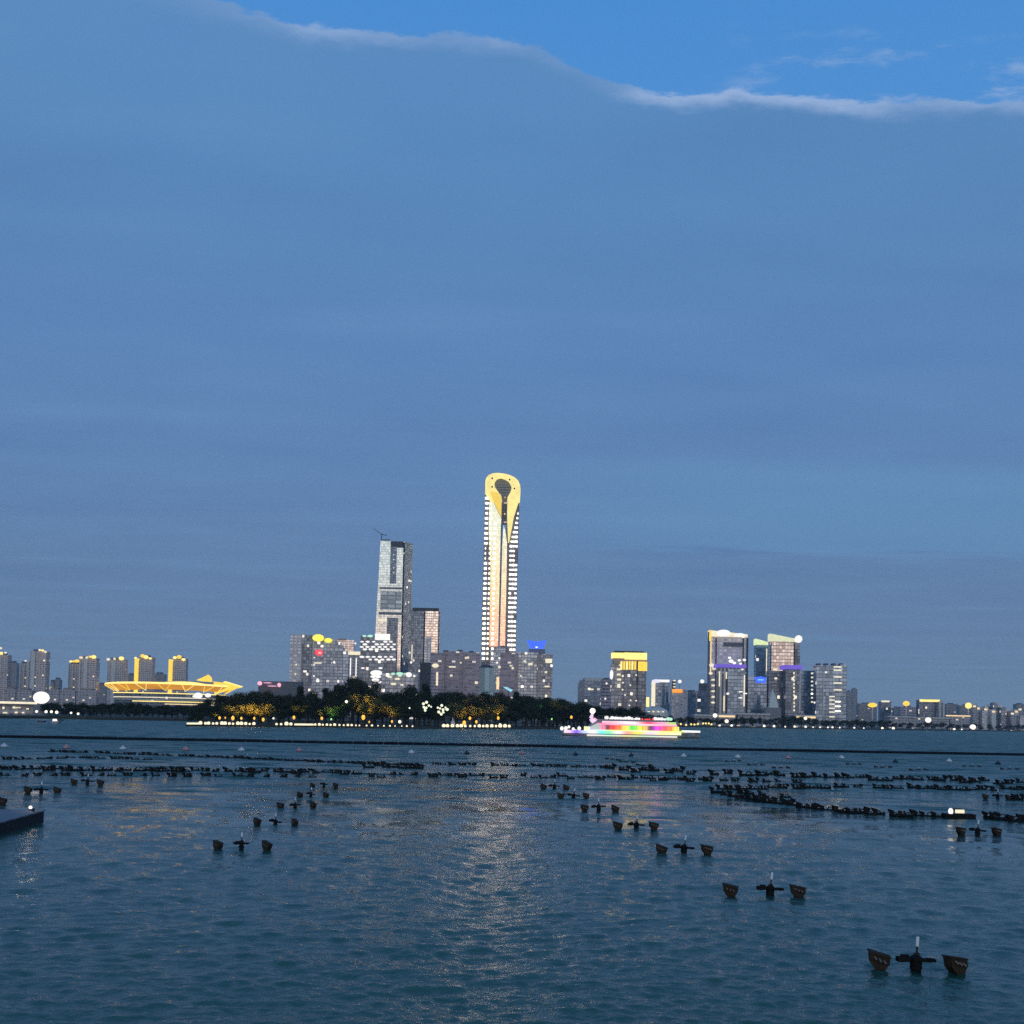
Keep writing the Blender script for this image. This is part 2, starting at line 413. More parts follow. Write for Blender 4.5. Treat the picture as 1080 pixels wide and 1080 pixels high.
FA['mauve'] = facade('mauve_banded_facade', (.44, .34, .37), (.13, .14, .19), 4.2, 5., .5, .9, .022, (1, .85, .7), 1.2, .5, .2)
FA['dark'] = facade('dark_glass_facade', (.10, .105, .12), (.15, .19, .25), 4., 3.2, .86, .9, .02, (1, .88, .7), 1.5, .7, .18)
FA['navy'] = facade('navy_glass_facade', (.12, .145, .17), (.22, .32, .44), 4., 3.5, .85, .93, .010, (1, .9, .75), 1.4, .8, .15)
FA['grey'] = facade('grey_glass_facade', (.25, .26, .285), (.28, .34, .43), 4., 4.2, .78, .86, .018, (1, .9, .75), 1.3, .7, .2)
FA['pale'] = facade('pale_facade', (.66, .61, .60), (.42, .45, .50), 4., 5., .5, .6, .025, (1, .9, .7), 1.2, .6, .2)
FA['mirror'] = facade('mirror_glass_facade', (.62, .66, .65), (.92, .99, .97), 4.3, 3., .86, .92, .0, (1, .9, .7), 1, .92, .06, .35, .6, .2)
FA['afterglow_glass'] = facade('afterglow_tinted_facade', (.50, .40, .36), (.88, .74, .66), 4., 3.4, .8, .9, .004, (1, .8, .6), 1.6, .88, .12, .5, .3, .3)  # peach tint paints the reflected afterglow into the glass colour
FA['striped'] = facade('pier_striped_facade', (.56, .53, .52), (.07, .08, .10), 60., 4.2, .97, .5, .0, (1, .9, .7), 1.2, .6, .2)
FA['office'] = facade('lit_office_facade', (.26, .25, .26), (.24, .28, .34), 4., 4., .75, .86, .07, (1, .86, .62), 1.2, .6, .2)
FA['lowrise'] = facade('lowrise_facade', (.42, .39, .40), (.14, .15, .18), 3.6, 4.5, .5, .6, .04, (1, .78, .5), 1.3, .4, .25)

# ------------------------------------------------------------------ a building written in the photograph's pixels, built in metres
class Bld:
    def __init__(s, name, label, cat, px, Y, group=None, py=745):
        s.Y = Y; s.k = Y / F
        p = at(px, py, Y)
        s.t = thing(name, label, cat, (p.x, Y, LAND), group)
    def X(s, px, py, dY=0): return at(px, py, s.Y + dY).x
    def Z(s, px, py, dY=0): return at(px, py, s.Y + dY).z
    def foot(s, p0, p1, p2=None, py=720, th=14., depth=26., dY=0.):
        depth = min(depth, 12.)
        """footprint corners: front face p0..p1, right side face p1..p2 (p2 > p1), or left side p2..p0 (p2 < p0)"""
        k = (s.Y + dY) / F; Y = s.Y + dY
        if p2 is None: p2 = p1; 
        t = math.tan(R(th))
        if p2 > p1 + .01:
            c = Vector((s.X(p1, py, dY), Y)); a = (p1 - p0) * k; b = (p2 - p1) * k
            l = c + Vector((-a, a * t)); r = c + Vector((b, b / t))
            return [tuple(c), tuple(r), tuple(r + l - c), tuple(l)]
        if p2 < p0 - .01:
            c = Vector((s.X(p0, py, dY), Y)); a = (p1 - p0) * k; b = (p0 - p2) * k
            r = c + Vector((a, a * t)); l = c + Vector((-b, b / t))
            return [tuple(c), tuple(r), tuple(r + l - c), tuple(l)]
        x0, x1 = s.X(p0, py, dY), s.X(p1, py, dY)
        return [(x0, Y), (x1, Y), (x1, Y + depth), (x0, Y + depth)]
    def block(s, part, p0, p1, y0, y1, mat, p2=None, th=14., depth=26., dY=0., slope=None, parent=None):
        """y0 = roof line, y1 = lower edge (None: the ground) in pixels"""
        py = (y0 + (y1 or 755)) / 2
        f = s.foot(p0, p1, p2, py, th, depth, dY)
        pc = (p0 + p1) / 2
        zt = s.Z(pc, y0, dY); zb = LAND - .3 if y1 is None else s.Z(pc, y1, dY)
        if slope:
            xs = [q[0] for q in f]; xa, xb = min(xs), max(xs); dz = slope * s.k
            zt = [zt + dz * ((x - xa) / (xb - xa) - .5) for x, y in f]
        mb = MB(); mb.prism(f, zb, zt)
        return obj(part, mb, mat, parent or s.t)
    def panel(s, part, p0, p1, y0, y1, mat, out=.6, dY=0., thick=None, parent=None):
        """a shallow box standing proud of the front plane"""
        pc, qc = (p0 + p1) / 2, (y0 + y1) / 2; a = at(pc, qc, s.Y + dY)
        mb = MB(); th = thick or (out + .4)
        mb.box((a.x, s.Y + dY - out + th / 2, a.z), ((p1 - p0) * s.k, th, (y1 - y0) * s.k))
        return obj(part, mb, mat, parent or s.t)
    def orb(s, part, px, py, r, mat, sz=1., dY=-1., sx=1., parent=None):
        a = at(px, py, s.Y + dY); mb = MB(); mb.ball((a.x, a.y, a.z), r * s.k, 14, 9, sz, sx, min(1., sx))
        return obj(part, mb, mat, parent or s.t, smooth=True)

# ================================================================== the tall slab tower with the gold arch
T = Bld('skyscraper', 'tallest tower, white lit slab under a golden arched top with a keyhole opening', 'skyscraper', 526, 1840)
kk = T.k; X0 = at(528.3, 600, 1840).x
def ax(y): return 531 - .0262 * (y - 500)
def q(px, y): return (X0 + (px - ax(y)) * kk, at(ax(y), y, 1840).z)
def qu(u, y): return (X0 + u * kk, at(ax(y), y, 1840).z)
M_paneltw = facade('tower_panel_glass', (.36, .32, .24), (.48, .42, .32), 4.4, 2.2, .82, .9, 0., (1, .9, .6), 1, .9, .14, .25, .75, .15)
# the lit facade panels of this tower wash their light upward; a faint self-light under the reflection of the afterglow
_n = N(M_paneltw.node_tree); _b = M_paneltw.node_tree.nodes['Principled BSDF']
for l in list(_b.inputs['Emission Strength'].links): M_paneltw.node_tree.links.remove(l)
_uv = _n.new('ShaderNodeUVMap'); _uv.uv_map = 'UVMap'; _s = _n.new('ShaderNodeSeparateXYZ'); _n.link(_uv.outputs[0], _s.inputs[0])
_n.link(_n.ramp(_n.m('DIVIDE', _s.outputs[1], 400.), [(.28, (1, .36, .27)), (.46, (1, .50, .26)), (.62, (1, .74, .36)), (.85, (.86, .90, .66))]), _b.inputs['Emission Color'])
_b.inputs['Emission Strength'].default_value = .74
M_towerdark = facade('tower_dark_glass', (.10, .10, .11), (.12, .125, .14), 4.4, 2.6, .7, .8, 0., (1, .9, .6), 1, .6, .25)
G_towergold = glow('arch_gold_light', (1, .84, .30), 1.15, .28, .09)
G_towergold2 = glow('arch_deep_gold_light', (1, .70, .11), 1.05, .1, .05)
G_win = glow('tower_window_light', (1, .96, .88), 7.0, .3, .12)
G_winw = glow('tower_warm_window_light', (1, .90, .68), 5.0, .3, .12)
arch = [qu(-18.4, 530), qu(18.2, 530), qu(19.0, 516), qu(18.3, 511), qu(16.2, 506.5), qu(12.6, 503.4), qu(8, 501.2), qu(2, 499.7), qu(-6, 499), qu(-11, 499.6), qu(-15, 501.4), qu(-17.6, 504.2), qu(-18.6, 508)]
hole = [q(535.6, 525), q(538.4, 519.8), q(540.1, 515), q(539.7, 511.0), q(537.4, 507.0), q(533.4, 504.4), q(528.4, 503.2), q(524.6, 504.2), q(522.2, 507.2), q(521.6, 510.8), q(522.6, 514.4), q(525.0, 518), q(528.9, 523.2), q(529.4, 525)]
ZB = LAND - .3
DEP = 46.
# dark body in two legs, the gap between them open down to the slot's foot
mb = MB(); mb.slab([qu(-18.6, 530), qu(-18.9, 697), (X0 - 18.9 * kk, ZB), (X0 - .9 * kk, ZB), q(530, 553), q(530, 530)], 1840, 1840 + DEP)
obj('left_leg', mb, M_towerdark, T.t)
mb = MB(); mb.slab([q(534.8, 530), q(534.6, 553), (X0 - .9 * kk + .02, ZB), (X0 + 17.4 * kk, ZB), qu(17.4, 690), qu(18.2, 530)], 1840, 1840 + DEP)
obj('right_leg', mb, M_towerdark, T.t)
# gold arch cap: left foot ... over the top ... right foot, then back round the keyhole
loop = [q(529.6, 530), q(529.4, 525)] + list(reversed(hole[1:-1])) + [q(535.6, 525), q(535.4, 530)]
outer = [qu(18.2, 530), qu(19.0, 516), qu(18.3, 511), qu(16.2, 506.5), qu(12.6, 503.4), qu(8, 501.2), qu(2, 499.7), qu(-6, 499), qu(-11, 499.6), qu(-15, 501.4), qu(-17.6, 504.2), qu(-18.6, 508), qu(-18.5, 521), qu(-12.5, 530)]
mb = MB(); mb.slab(loop + outer, 1838.6, 1840 + DEP); obj('arch', mb, G_towergold, T.t)
mb = MB(); mb.slab([qu(-18.55, 521.2), qu(-18.6, 529.8), qu(-12.9, 529.8)], 1839.4, 1840 + DEP); obj('arch_shoulder', mb, M_towerdark, T.t)
# recessed infill of the keyhole: sky-grey louvres above, brown lit gap below
mb = MB(); mb.slab(hole, 1852, 1858); obj('keyhole_screen', mb, facade('keyhole_louvres', (.16, .17, .22), (.07, .08, .12), 5., 80., .45, .98, 0, (1, 1, 1), 0, .3, .4), T.t)
mb = MB(); mb.slab([q(530.1, 522.8), q(529.9, 552.5), q(534.5, 552.5), q(534.9, 522.8)], 1846, 1850); obj('slot_screen', mb, facade('slot_facade', (.16, .12, .11), (.20, .16, .15), 5., 3., .6, .8, .18, (1, .7, .45), .8, .3, .4), T.t)
for px, py in ((519.6, 505), (519.4, 514), (538.0, 506), (543.1, 515.2)):
    a = q(px, py); mb = MB(); mb.tube((a[0], 1838.7, a[1]), (a[0], 1837.2, a[1]), 1.6, 1.6, 10); obj('arch_vent', mb, M_dark, T.t)
# gold tongues that run down from the arch
mb = MB(); mb.slab([q(517.2, 519), q(521, 530), q(526, 540), q(529.0, 546), q(529.4, 530), q(529.0, 524.4), q(526, 520.2), q(520, 518.6)], 1837.2, 1838.4); obj('gold_tongue', mb, G_towergold2, T.t)
mb = MB(); mb.slab([q(535.5, 530.1), q(535.2, 545), q(536.1, 572.5), q(537.2, 572.5), q(539.6, 560), q(542.4, 545), q(547.2, 530.1)], 1837.4, 1839.2); obj('gold_tongue', mb, G_towergold, T.t)
# pale reflecting panels
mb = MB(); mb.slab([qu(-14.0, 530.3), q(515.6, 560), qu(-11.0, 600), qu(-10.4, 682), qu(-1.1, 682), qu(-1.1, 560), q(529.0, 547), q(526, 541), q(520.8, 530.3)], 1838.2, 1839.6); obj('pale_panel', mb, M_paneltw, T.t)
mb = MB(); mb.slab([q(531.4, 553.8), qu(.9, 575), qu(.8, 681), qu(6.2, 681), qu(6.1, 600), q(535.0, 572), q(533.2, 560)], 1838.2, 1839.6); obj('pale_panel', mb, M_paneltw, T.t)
mb = MB(); mb.slab([qu(-9.5, 683), (X0 - 9.5 * kk, ZB), (X0 + 7 * kk, ZB), qu(7, 683)], 1838.4, 1839.7); obj('base_panel', mb, FA['grey'], T.t)
# windows: three stacks on the left wing, banded right wing
wm = {}
def win(part, u0, u1, y, h, mat):
    key = (part, round(u1 - u0, 2), h, mat.name)
    a, b = qu((u0 + u1) / 2, y)
    if key not in wm:
        m_ = MB(); m_.box((0, 0, 0), ((u1 - u0) * kk, 1.6, h * kk)); wm[key] = m_.mesh(part, mat)
    o = bpy.data.objects.new(part, wm[key]); C.objects.link(o); o.parent = T.t; o.location = Vector((a, 1838.3, b)) - T.t.location; o.scale = (random.uniform(.72, 1.02), 1, random.uniform(.7, 1.02))
y = 526.0; i = 0
while y < 699:
    if not (575 < y < 592): win('window', -18.3, -14.6, y, 2.3, G_win if i % 3 else G_winw)
    elif i % 1 == 0: win('window', -17.4, -16.2, y, 2.6, G_winw)
    if y > 531: win('window', -13.2, -11.3, y, 2.2, G_winw)
    if y > 552: win('window', -8.2, -6.0, y, 2.6, G_winw)
    y += 5.28; i += 1
G_winp = glow('tower_pink_window_light', (1, .86, .82), 5.5, .3, .12)
def band(y, u0, u1, mat):
    n_ = max(1, round((u1 - u0) / 3.2)); st = (u1 - u0) / n_
    for j in range(n_):
        if n_ > 1 and random.random() < .08: continue
        a, b = qu(u0 + st * (j + .5), y); m_ = MB(); m_.box((a, 1838.3, b), (st * .80 * kk, 1.6, 2.05 * kk * random.uniform(.62, 1.08)))
        if random.random() < .16: mat = G_winw
        obj('wing_window', m_, mat, T.t)
y = 531.5; i = 0
while y < 690:
    u0 = 8.6 if y > 573 else (537 + (573 - y) * .262) - ax(y) + 1.0
    if u0 < 16.4: band(y, max(8.6, u0) if y < 681 else 10.8, 17.3, G_winp if i % 5 in (1, 4) else G_win)
    y += 4.95; i += 1

# ================================================================== second tallest: pale green mirror tower with a crane
B = Bld('skyscraper', 'pale green mirror glass tower with dark slot windows, second tallest', 'skyscraper', 414, 1700)
m_ = MB()
k = B.k; zt = B.Z(407, 570); xm = B.X(416, 640)
def bx(px, py): return B.X(px, py)
def taper(part, pl, pr, y0, y1, dl, mat, Y0, Y1):
    """slab with pixel edges at the top (pl, pr) and foot moved left by dl"""
    z0 = LAND - .3 if y1 is None else B.Z((pl + pr) / 2, y1); z1 = B.Z((pl + pr) / 2, y0)
    xl, xr = B.X(pl, y0), B.X(pr, y0); yy = y1 or 757
    mb = MB(); mb.slab([(xl, z1), (xl - dl * k, z0), (xr, z0), (xr, z1)], Y0, Y1)
    return obj(part, mb, mat, B.t)
taper('left_wing', 401.4, 412.2, 570, None, 5.6, FA['mirror'], 1700, 1742)
taper('right_wing', 411.9, 425.4, 577, None, 0, FA['mirror'], 1700.3, 1742.3)
xs = B.X(425.4, 640)
mb = MB(); mb.prism([(xs + .02, 1700.6), (xs + 6.8 * k, 1726), (xs + 2 * k, 1760), (xs - 12 * k, 1744)], LAND - .3, B.Z(428, 571)); obj('shaded_side', mb, FA['dark'], B.t)  # darker glass puts this face's dimmer sky reflection into its colour
B.panel('cornice', 412.2, 425.5, 571, 577.6, M_dark, .8, thick=20)
B.panel('roof_screen', 401.8, 411.8, 569.0, 570.3, M_dark, .5, thick=24)
sl = B.panel('slot_window', 411.6, 418.2, 576.4, 615.6, FA['dark'], .9)
for yy in (585, 590, 599, 604): B.orb('slot_light', 415.2, yy, .55, G_cream, 1., -1.2, parent=sl)
B.panel('slot_window', 408.0, 419.6, 651.5, 676, FA['dark'], .9)
B.panel('louvre_band', 400.2, 425.0, 619.4, 621.4, M_grey, .7)
B.panel('plant_floor', 401.2, 423.4, 623.6, 643, facade('plant_floor_louvres', (.34, .36, .37), (.52, .54, .53), 7., 13., .7, .85, .0, (1, 1, 1), 0, .6, .35, .5, .2, .6), .7)
B.panel('louvre_band', 399.4, 424.6, 645.6, 648.4, M_grey, .7)
B.panel('lit_panel', 398.8, 408.2, 652.6, 655.4, G_cream, .8)
cr = thing('tower_crane', 'thin dark construction crane on the roof of the pale green glass tower', 'crane', tuple(at(402.5, 569, 1715)))
a0, a1, a2 = at(402.5, 570, 1715), at(402.3, 563.5, 1715), at(393, 556.5, 1715)
mb = MB(); mb.tube(a0, a1, .8, .6, 6); obj('mast', mb, M_dark, cr)
mb = MB(); mb.tube(a1, a2, .55, .35, 5); mb.tube(a1, a1 + Vector((9, 0, -1.5)), .6, .6, 5); obj('jib', mb, M_dark, cr)

# dark tower with the peach side
B = Bld('office_tower', 'dark glass tower whose right face glows peach, beside the pale green tower', 'tower', 447, 1600)
B.block('left_block', 430.8, 447, 643.5, None, FA['dark'], None, depth=40)
B.block('right_block', 447.05, 462.7, 644.2, None, FA['afterglow_glass'], None, depth=40, dY=-1.5)
B.panel('parapet', 435, 462.7, 641.2, 644.6, M_dark, 1.9, thick=30)
B.panel('pier', 446.3, 447.8, 645, 735, M_dark, 2.4)
B.panel('pier', 461.6, 462.9, 645, 735, M_dark, 2.4)
B.panel('lower_facade', 447.9, 454.5, 672, 733, FA['pale'], 2.3)
B.orb('signal_lamp', 455.4, 659.6, .9, G_warm, dY=-3)
B.panel('light_strip', 434.0, 435.0, 680, 696, G_cream, .7)

# wide low block with a parapet of yellow signs
B = Bld('office_building', 'dark office block with two yellow roof signs and a red logo', 'building', 335, 1300)
B.block('pale_slab', 305.3, 317.4, 669, None, FA['pale'], None, depth=30)
B.block('dark_block', 317.45, 330.2, 669.6, None, FA['dark'], None, depth=34, dY=-1)
B.block('glass_block', 330.25, 352.5, 672, None, FA['grey'], None, depth=34, dY=-2.2, slope=-4)
B.block('glass_step', 352.5, 357.6, 677.2, None, FA['grey'], depth=32, dY=-1.8)
B.block('glass_step', 357.6, 361.2, 680.4, None, FA['grey'], depth=31, dY=-1.4)
B.block('glass_step', 361.2, 366.6, 687, None, FA['navy'], depth=30, dY=-1.0)
B.orb('roof_sign', 335.6, 672.8, 6.2, G_yellow, .62, -5.2)
B.orb('roof_sign', 346.2, 675.4, 4.3, G_yellow, .58, -5.2)
B.orb('logo_panel', 336.4, 688.2, 4.4, G_red, .72, -3.2)
B.orb('logo_mark', 337.2, 688.6, 2.0, G_pinkl, .55, -6.8)
for px, py, a, b in ((331.4, 693.6, 2, 1), (335.5, 699.4, 8, 1.3), (330.8, 701.4, 3, 1.6), (352, 699.2, 4, 1.2), (322, 708.2, 3.2, 2), (331, 713, 2.2, 1.4), (335.3, 716.7, 2, 2)):
    B.panel('window', px - a / 2, px + a / 2, py - b / 2, py + b / 2, G_cream if a > 5 else G_white, 3.1)
for px in (330.4, 351.3): B.panel('fin', px - .6, px + .6, 676, 727, M_pale, 3.2)
for px, py in ((312.4, 701), (311.6, 711)): B.orb('window', px, py, .8, G_cream)

B = Bld('apartment_block', 'peach stepped block half hidden behind the dark office block', 'building', 363, 1700)
B.block('upper_block', 352.6, 372.4, 675, None, FA['afterglow_glass'], depth=30)
B.block('roof_house', 356, 364, 673.4, 675.2, M_peachwall, depth=20)
B = Bld('office_building', 'small block with a cream light band along its roof, left of the oval windows', 'building', 376, 1200)
B.block('body', 367.4, 384.2, 687.6, None, FA['lowrise'], depth=24)
B.panel('roof_light', 367.4, 384.2, 687.2, 690.8, G_cream, .9)
for px in (369.6, 375.6, 382.6): B.panel('light_strip', px - .5, px + .5, 694, 716, G_white, .8)
B.orb('roof_lamp', 374.8, 678.6, 1.1, G_white)

B = Bld('oval_window_building', 'block covered with rows of white oval lights below the pale green tower', 'building', 397, 1100)
B.block('body', 379.4, 417.2, 671, None, FA['dark'], depth=38)
B.panel('roof_sign', 395.6, 411.4, 668.6, 675.2, G_white, 1.4)
for px, w_ in ((384.2, 4), (390.6, 5.4)): B.orb('roof_lamp', px, 670.8, w_ / 2, G_green, .5)
ov = None
def oval(px, py, w_, mat=None):
    B.orb('window', px, py, w_ / 2, mat or G_white, .45, -.6)
for r_, (yy, off) in enumerate(((676.8, 0), (679.6, 3), (682.3, 0), (684.8, 3), (692.8, 0), (695.6, 3), (704.6, 1.5))):
    for j in range(6):
        px = 381.6 + off + j * 6.2 + random.uniform(-.4, .4)
        if px < 416 and random.random() > (.10 if r_ < 6 else .7): oval(px, yy, random.uniform(3.6, 5.2))
for px, py, w_ in ((397, 709.8, 13), (393.6, 713.6, 6), (399, 713.8, 6), (396, 717, 8), (401, 719.6, 5)): oval(px, py, w_)
B = Bld('office_building', 'low podium block with green and white roof lights before the dark tower', 'building', 420, 1050)
B.block('body', 402, 441, 709.5, None, FA['grey'], depth=30)
for px, w_ in ((414.5, 4.5), (421.5, 7), (427, 3)): B.orb('roof_lamp', px, 710.6, w_ / 2, G_green, .5)
B.orb('roof_lamp', 431.2, 711.6, 3.1, G_white, .85)
for px, py, w_ in ((411, 714, 5), (419, 716, 6), (415, 721.4, 6), (424, 722.4, 4)): B.orb('window', px, py, w_ / 2, G_cream, .4)
for px in (433.6, 437): B.orb('roof_lamp', px, 698.6 if px < 435 else 713, 1.2, G_white)
B = Bld('office_building', 'small plain black block in front of the mauve slabs', 'building', 447, 1000)
B.block('body', 442.4, 453.0, 699.2, None, M_dark, depth=18)
B.panel('roof_edge', 442.2, 453.2, 698.6, 699.4, M_roof, .3, thick=18)

# mauve slabs either side of the tower's foot
B = Bld('apartment_block', 'mauve banded slabs left of the tall tower, with a white oval light', 'building', 480, 1350)
B.block('slab', 453.4, 468.0, 688.4, None, FA['mauve'], depth=26)
B.block('slab', 468.1, 489.4, 687.0, None, FA['mauve'], depth=30, dY=4)
B.block('slab', 489.5, 505.8, 688.2, None, FA['mauve'], depth=26)
B.orb('roof_sign', 459.2, 702.0, 3.6, G_cream, .62)
for px, py, a, b in ((461, 716, 2, 14), (477, 703.4, 7, 1.4), (476, 712.5, 2.4, 2), (493.6, 693.6, 2, 2), (491.2, 694, 2, 2), (502.4, 720, 3, 2.6), (486, 699, 1.6, 1.4)):
    B.panel('window', px - a / 2, px + a / 2, py - b / 2, py + b / 2, G_cream, .9)
for px in (468.1, 489.5): B.panel('fin', px - .5, px + .5, 688, 735, M_peachwall, 1.0)
for px, py in ((470, 685.6), (485, 685.2), (497, 686.4)): B.block('roof_house', px - 2.4, px + 2.4, py, 688.4, M_roof, depth=12, dY=6)
B = Bld('apartment_block', 'mauve and grey slabs right of the tall tower, below the blue roof sign', 'building', 555, 1350)
B.block('slab', 527.0, 545.9, 688.6, None, FA['mauve'], depth=26)
B.block('slab', 546.0, 567.2, 688.0, None, FA['grey'], depth=30, dY=3)
B.block('slab', 567.3, 582.4, 690.2, None, FA['dark'], depth=26)
B.panel('window', 575.2, 582.2, 694.8, 699.2, G_cream, .9)
for px, py, a, b in ((540.8, 704.8, 2.2, 2), (553.4, 697.4, 2, 2.2), (559.4, 700.4, 4.4, 2.2), (539, 702.2, 3, 1.2), (549.4, 713, 1.6, 1.6), (575.8, 709, 2.4, 2), (577, 724, 5, 1.6), (526.6, 703.6, 2.6, 2.4)):
    B.panel('window', px - a / 2, px + a / 2, py - b / 2, py + b / 2, G_cream, .9)
for px in (546, 567.3): B.panel('fin', px - .6, px + .6, 690, 735, M_peachwall, 1.2)
B.block('sign_base', 557.6, 575.0, 684.6, 690, M_grey, depth=14, dY=8)
a = [(556.0, 674.8), (557.6, 680.4), (558.6, 683.4), (572.6, 683.8), (574.4, 680.6), (576.2, 675.2), (572.0, 675.6), (569.4, 676.4), (562.6, 676.0), (559.4, 675.0)]
mb = MB(); mb.slab([(B.X(*p), B.Z(*p)) for p in a], 1354, 1357); obj('blue_sign', mb, G_blue, B.t)
B.orb('sign_lamp', 566, 682.6, 1.4, G_white, .6, 3.2)
B = Bld('kiosk_tower', 'small teal glass block with a dark hipped cap at the foot of the tall tower', 'building', 513, 1000)
B.block('body', 505.4, 520.4, 704.0, None, facade('teal_glass', (.25, .36, .40), (.30, .45, .52), 30, 5.2, .95, .85, 0, (1, 1, 1), 0, .4, .3, .5, .1, .2), depth=14)
x0, x1, z0, z1 = B.X(505, 704), B.X(520.8, 704), B.Z(513, 704), B.Z(513, 701.4)
mb = MB(); f = [(x0, 999.5), (x1, 999.5), (x1, 1014.5), (x0, 1014.5)]; g = [(x0 + 3, 1004), (x1 - 3, 1004), (x1 - 3, 1010), (x0 + 3, 1010)]
for i in range(4): j = (i + 1) % 4; mb.face([f[i] + (z0,), f[j] + (z0,), g[j] + (z1,), g[i] + (z1,)])
mb.face([p + (z1,) for p in g]); mb.face([p + (z0,) for p in reversed(f)]); obj('roof', mb, M_dark, B.t)
B.panel('light_strip', 523.6, 526.4, 714, 727, G_warm, .6)
B = Bld('canopy', 'small cyan lit canopy showing above the island trees', 'canopy', 536, 900)
mb = MB(); mb.slab([(B.X(*p), B.Z(*p)) for p in ((530.6, 724.4), (534.4, 727.2), (539, 729.8), (541, 727.4), (537.2, 726.2), (535, 724.6))], 900, 903); obj('roof', mb, G_cyan, B.t)
B.block('post', 535.6, 536.2, 726.6, None, M_dark, depth=.6, dY=1.2)
B = Bld('sports_hall', 'low dark hall with a pink light outline behind the island trees', 'building', 286, 1000)
B.block('body', 272, 317, 718.6, None, M_roof, depth=40)
for px, py, a, b in ((274, 720.6, 5, 4.6), (282, 720.2, 9, .9), (287, 723.6, 10, .9), (294.4, 722.4, 4, 4.4)): B.orb('light_outline', px, py, a / 2, G_pinkl, b / a)
# ================================================================== right-hand cluster
B = Bld('office_building', 'plain grey block with a pale roof band at the left of the gold topped tower', 'building', 625, 1400)
B.block('body', 616.6, 634.0, 717.4, None, FA['grey'], depth=30)
B.panel('roof_band', 616.2, 635.0, 714.8, 717.6, M_pale, .5, thick=30)
B.panel('window', 620, 626, 726.4, 727.8, G_cream, .5)
B = Bld('apartment_block', 'faint pale block farthest left of the right-hand cluster', 'building', 613, 2300)
B.block('body', 609.6, 616.4, 720, None, FA['resi2'], depth=24)
B.block('wing', 611.6, 615.8, 717.4, 720, FA['resi2'], depth=18, dY=2)
B = Bld('apartment_block', 'narrow mauve block squeezed between grey block and gold topped tower', 'building', 638, 1300)
B.block('body', 634.4, 644.4, 716.2, None, FA['mauve'], depth=24)
for px, py in ((639.8, 720.8), (638.4, 737)): B.orb('window', px, py, 1.0, G_white)
B.block('roof_house', 637, 642, 714.8, 716.4, M_roof, depth=10, dY=4)

B = Bld('crowned_tower', 'dark tower with a blazing gold light crown and gold loggias', 'tower', 663, 1130)
B.block('shaft', 655.5, 681.4, 697.4, None, FA['dark'], None, depth=34)
B.block('side_block', 644.6, 655.45, 700.6, None, FA['office'], None, depth=30, dY=.6)
B.block('crown_base', 647, 682.0, 694.4, 700.6, M_peachwall, depth=32, dY=-.4)
cb = B.block('crown', 645.6, 658.2, 688.4, 694.0, G_goldpale, depth=34, dY=-1.6)
B.block('crown', 658.9, 682.4, 688.4, 695.6, G_goldpale, depth=34, dY=-2.0)
B.block('crown_roof', 648, 679, 686.6, 688.4, M_dark, depth=30, dY=1)
for j in range(6): B.panel('loggia', 654.4 + j * 2.9, 656.3 + j * 2.9, 697.6, 706.4, G_gold if j % 2 else G_goldpale, 1.2)
B.panel('loggia', 672.8, 682.4, 698, 707.6, G_gold, 1.6)
B.panel('pier', 671.6, 672.6, 697, 752, M_dark, 1.2); B.panel('pier', 657.6, 658.4, 707, 752, M_grey, .8)
B.orb('wall_lamp', 645.0, 711.6, 3.4, G_white, 1.5, sx=.55)
for px, py, w_, h_ in ((652.4, 706, 3.6, 2), (652.6, 711.4, 3.6, 2), (653, 716.8, 3.8, 2), (652.6, 723.4, 3, 4), (656.8, 713, 1.8, 2), (657, 720, 1.6, 1.6)): B.panel('window', px - w_ / 2, px + w_ / 2, py - h_ / 2, py + h_ / 2, G_cream, 1.3)
for px, py in ((664.8, 722.6), (659.2, 733), (665, 738.6), (671, 739), (656.6, 727.4), (663.8, 744), (671, 712)): B.orb('window', px, py, .9, G_cream)

B = Bld('arched_building', 'white building outlined by a rounded light arch, right of the gold topped tower', 'building', 697, 1300)
B.block('body', 688.4, 706.6, 719.2, None, FA['navy'], depth=26)
B.panel('lit_wall', 687.0, 691.0, 719.0, 744.8, G_cream, 1.0)
B.panel('light_frame', 691.2, 706.0, 716.8, 719.4, G_white, 1.0)
B.panel('light_frame', 704.9, 707.4, 719.5, 742, M_pale, 1.0)
B.orb('roof_lamp', 692, 718.4, 4.6, glow('lilac_light', (.82, .80, 1), 1.1), .42, -3)
B.panel('fin', 697.2, 698.0, 722, 744, M_pale, .8); B.panel('fin', 701.4, 702.0, 722, 744, M_pale, .8)
B = Bld('pavilion', 'low domed pavilion with pale curved roof under the arched white building', 'pavilion', 693, 1150)
a = at(693.5, 752, 1160); mb = MB(); mb.lathe((a.x, 1160, B.Z(693, 752)), [(12.6, -9), (12.6, 0), (11.8, 2.2), (9.4, 4.4), (5.5, 6.0), (.3, 6.6)], 28); obj('dome', mb, M_pale, B.t, smooth=True)
for px in (684, 689, 694, 699): B.panel('window', px - 1, px + 1, 750, 751, G_cream, 3.2)
B.panel('lit_wall', 681.6, 684.6, 735.4, 745.4, G_goldpale, .8)
B = Bld('office_building', 'small grey block with an orange lit top edge', 'building', 717, 1250)
B.block('body', 708.4, 725.0, 727.4, None, FA['pale'], depth=22)
B.panel('roof_light', 709, 719.6, 726.8, 730.6, glow('orange_light', (1, .38, .06), 1.2), 1.0)
B.block('stair_tower', 709.4, 712.4, 718.2, 727.4, M_dark, depth=6, dY=3)
for px, py, w_ in ((711.2, 717.8, 3), (711.2, 721.2, 2.6), (711.2, 724.4, 2.8)): B.orb('window', px, py, w_ / 2, G_cream, .5, 1.6)
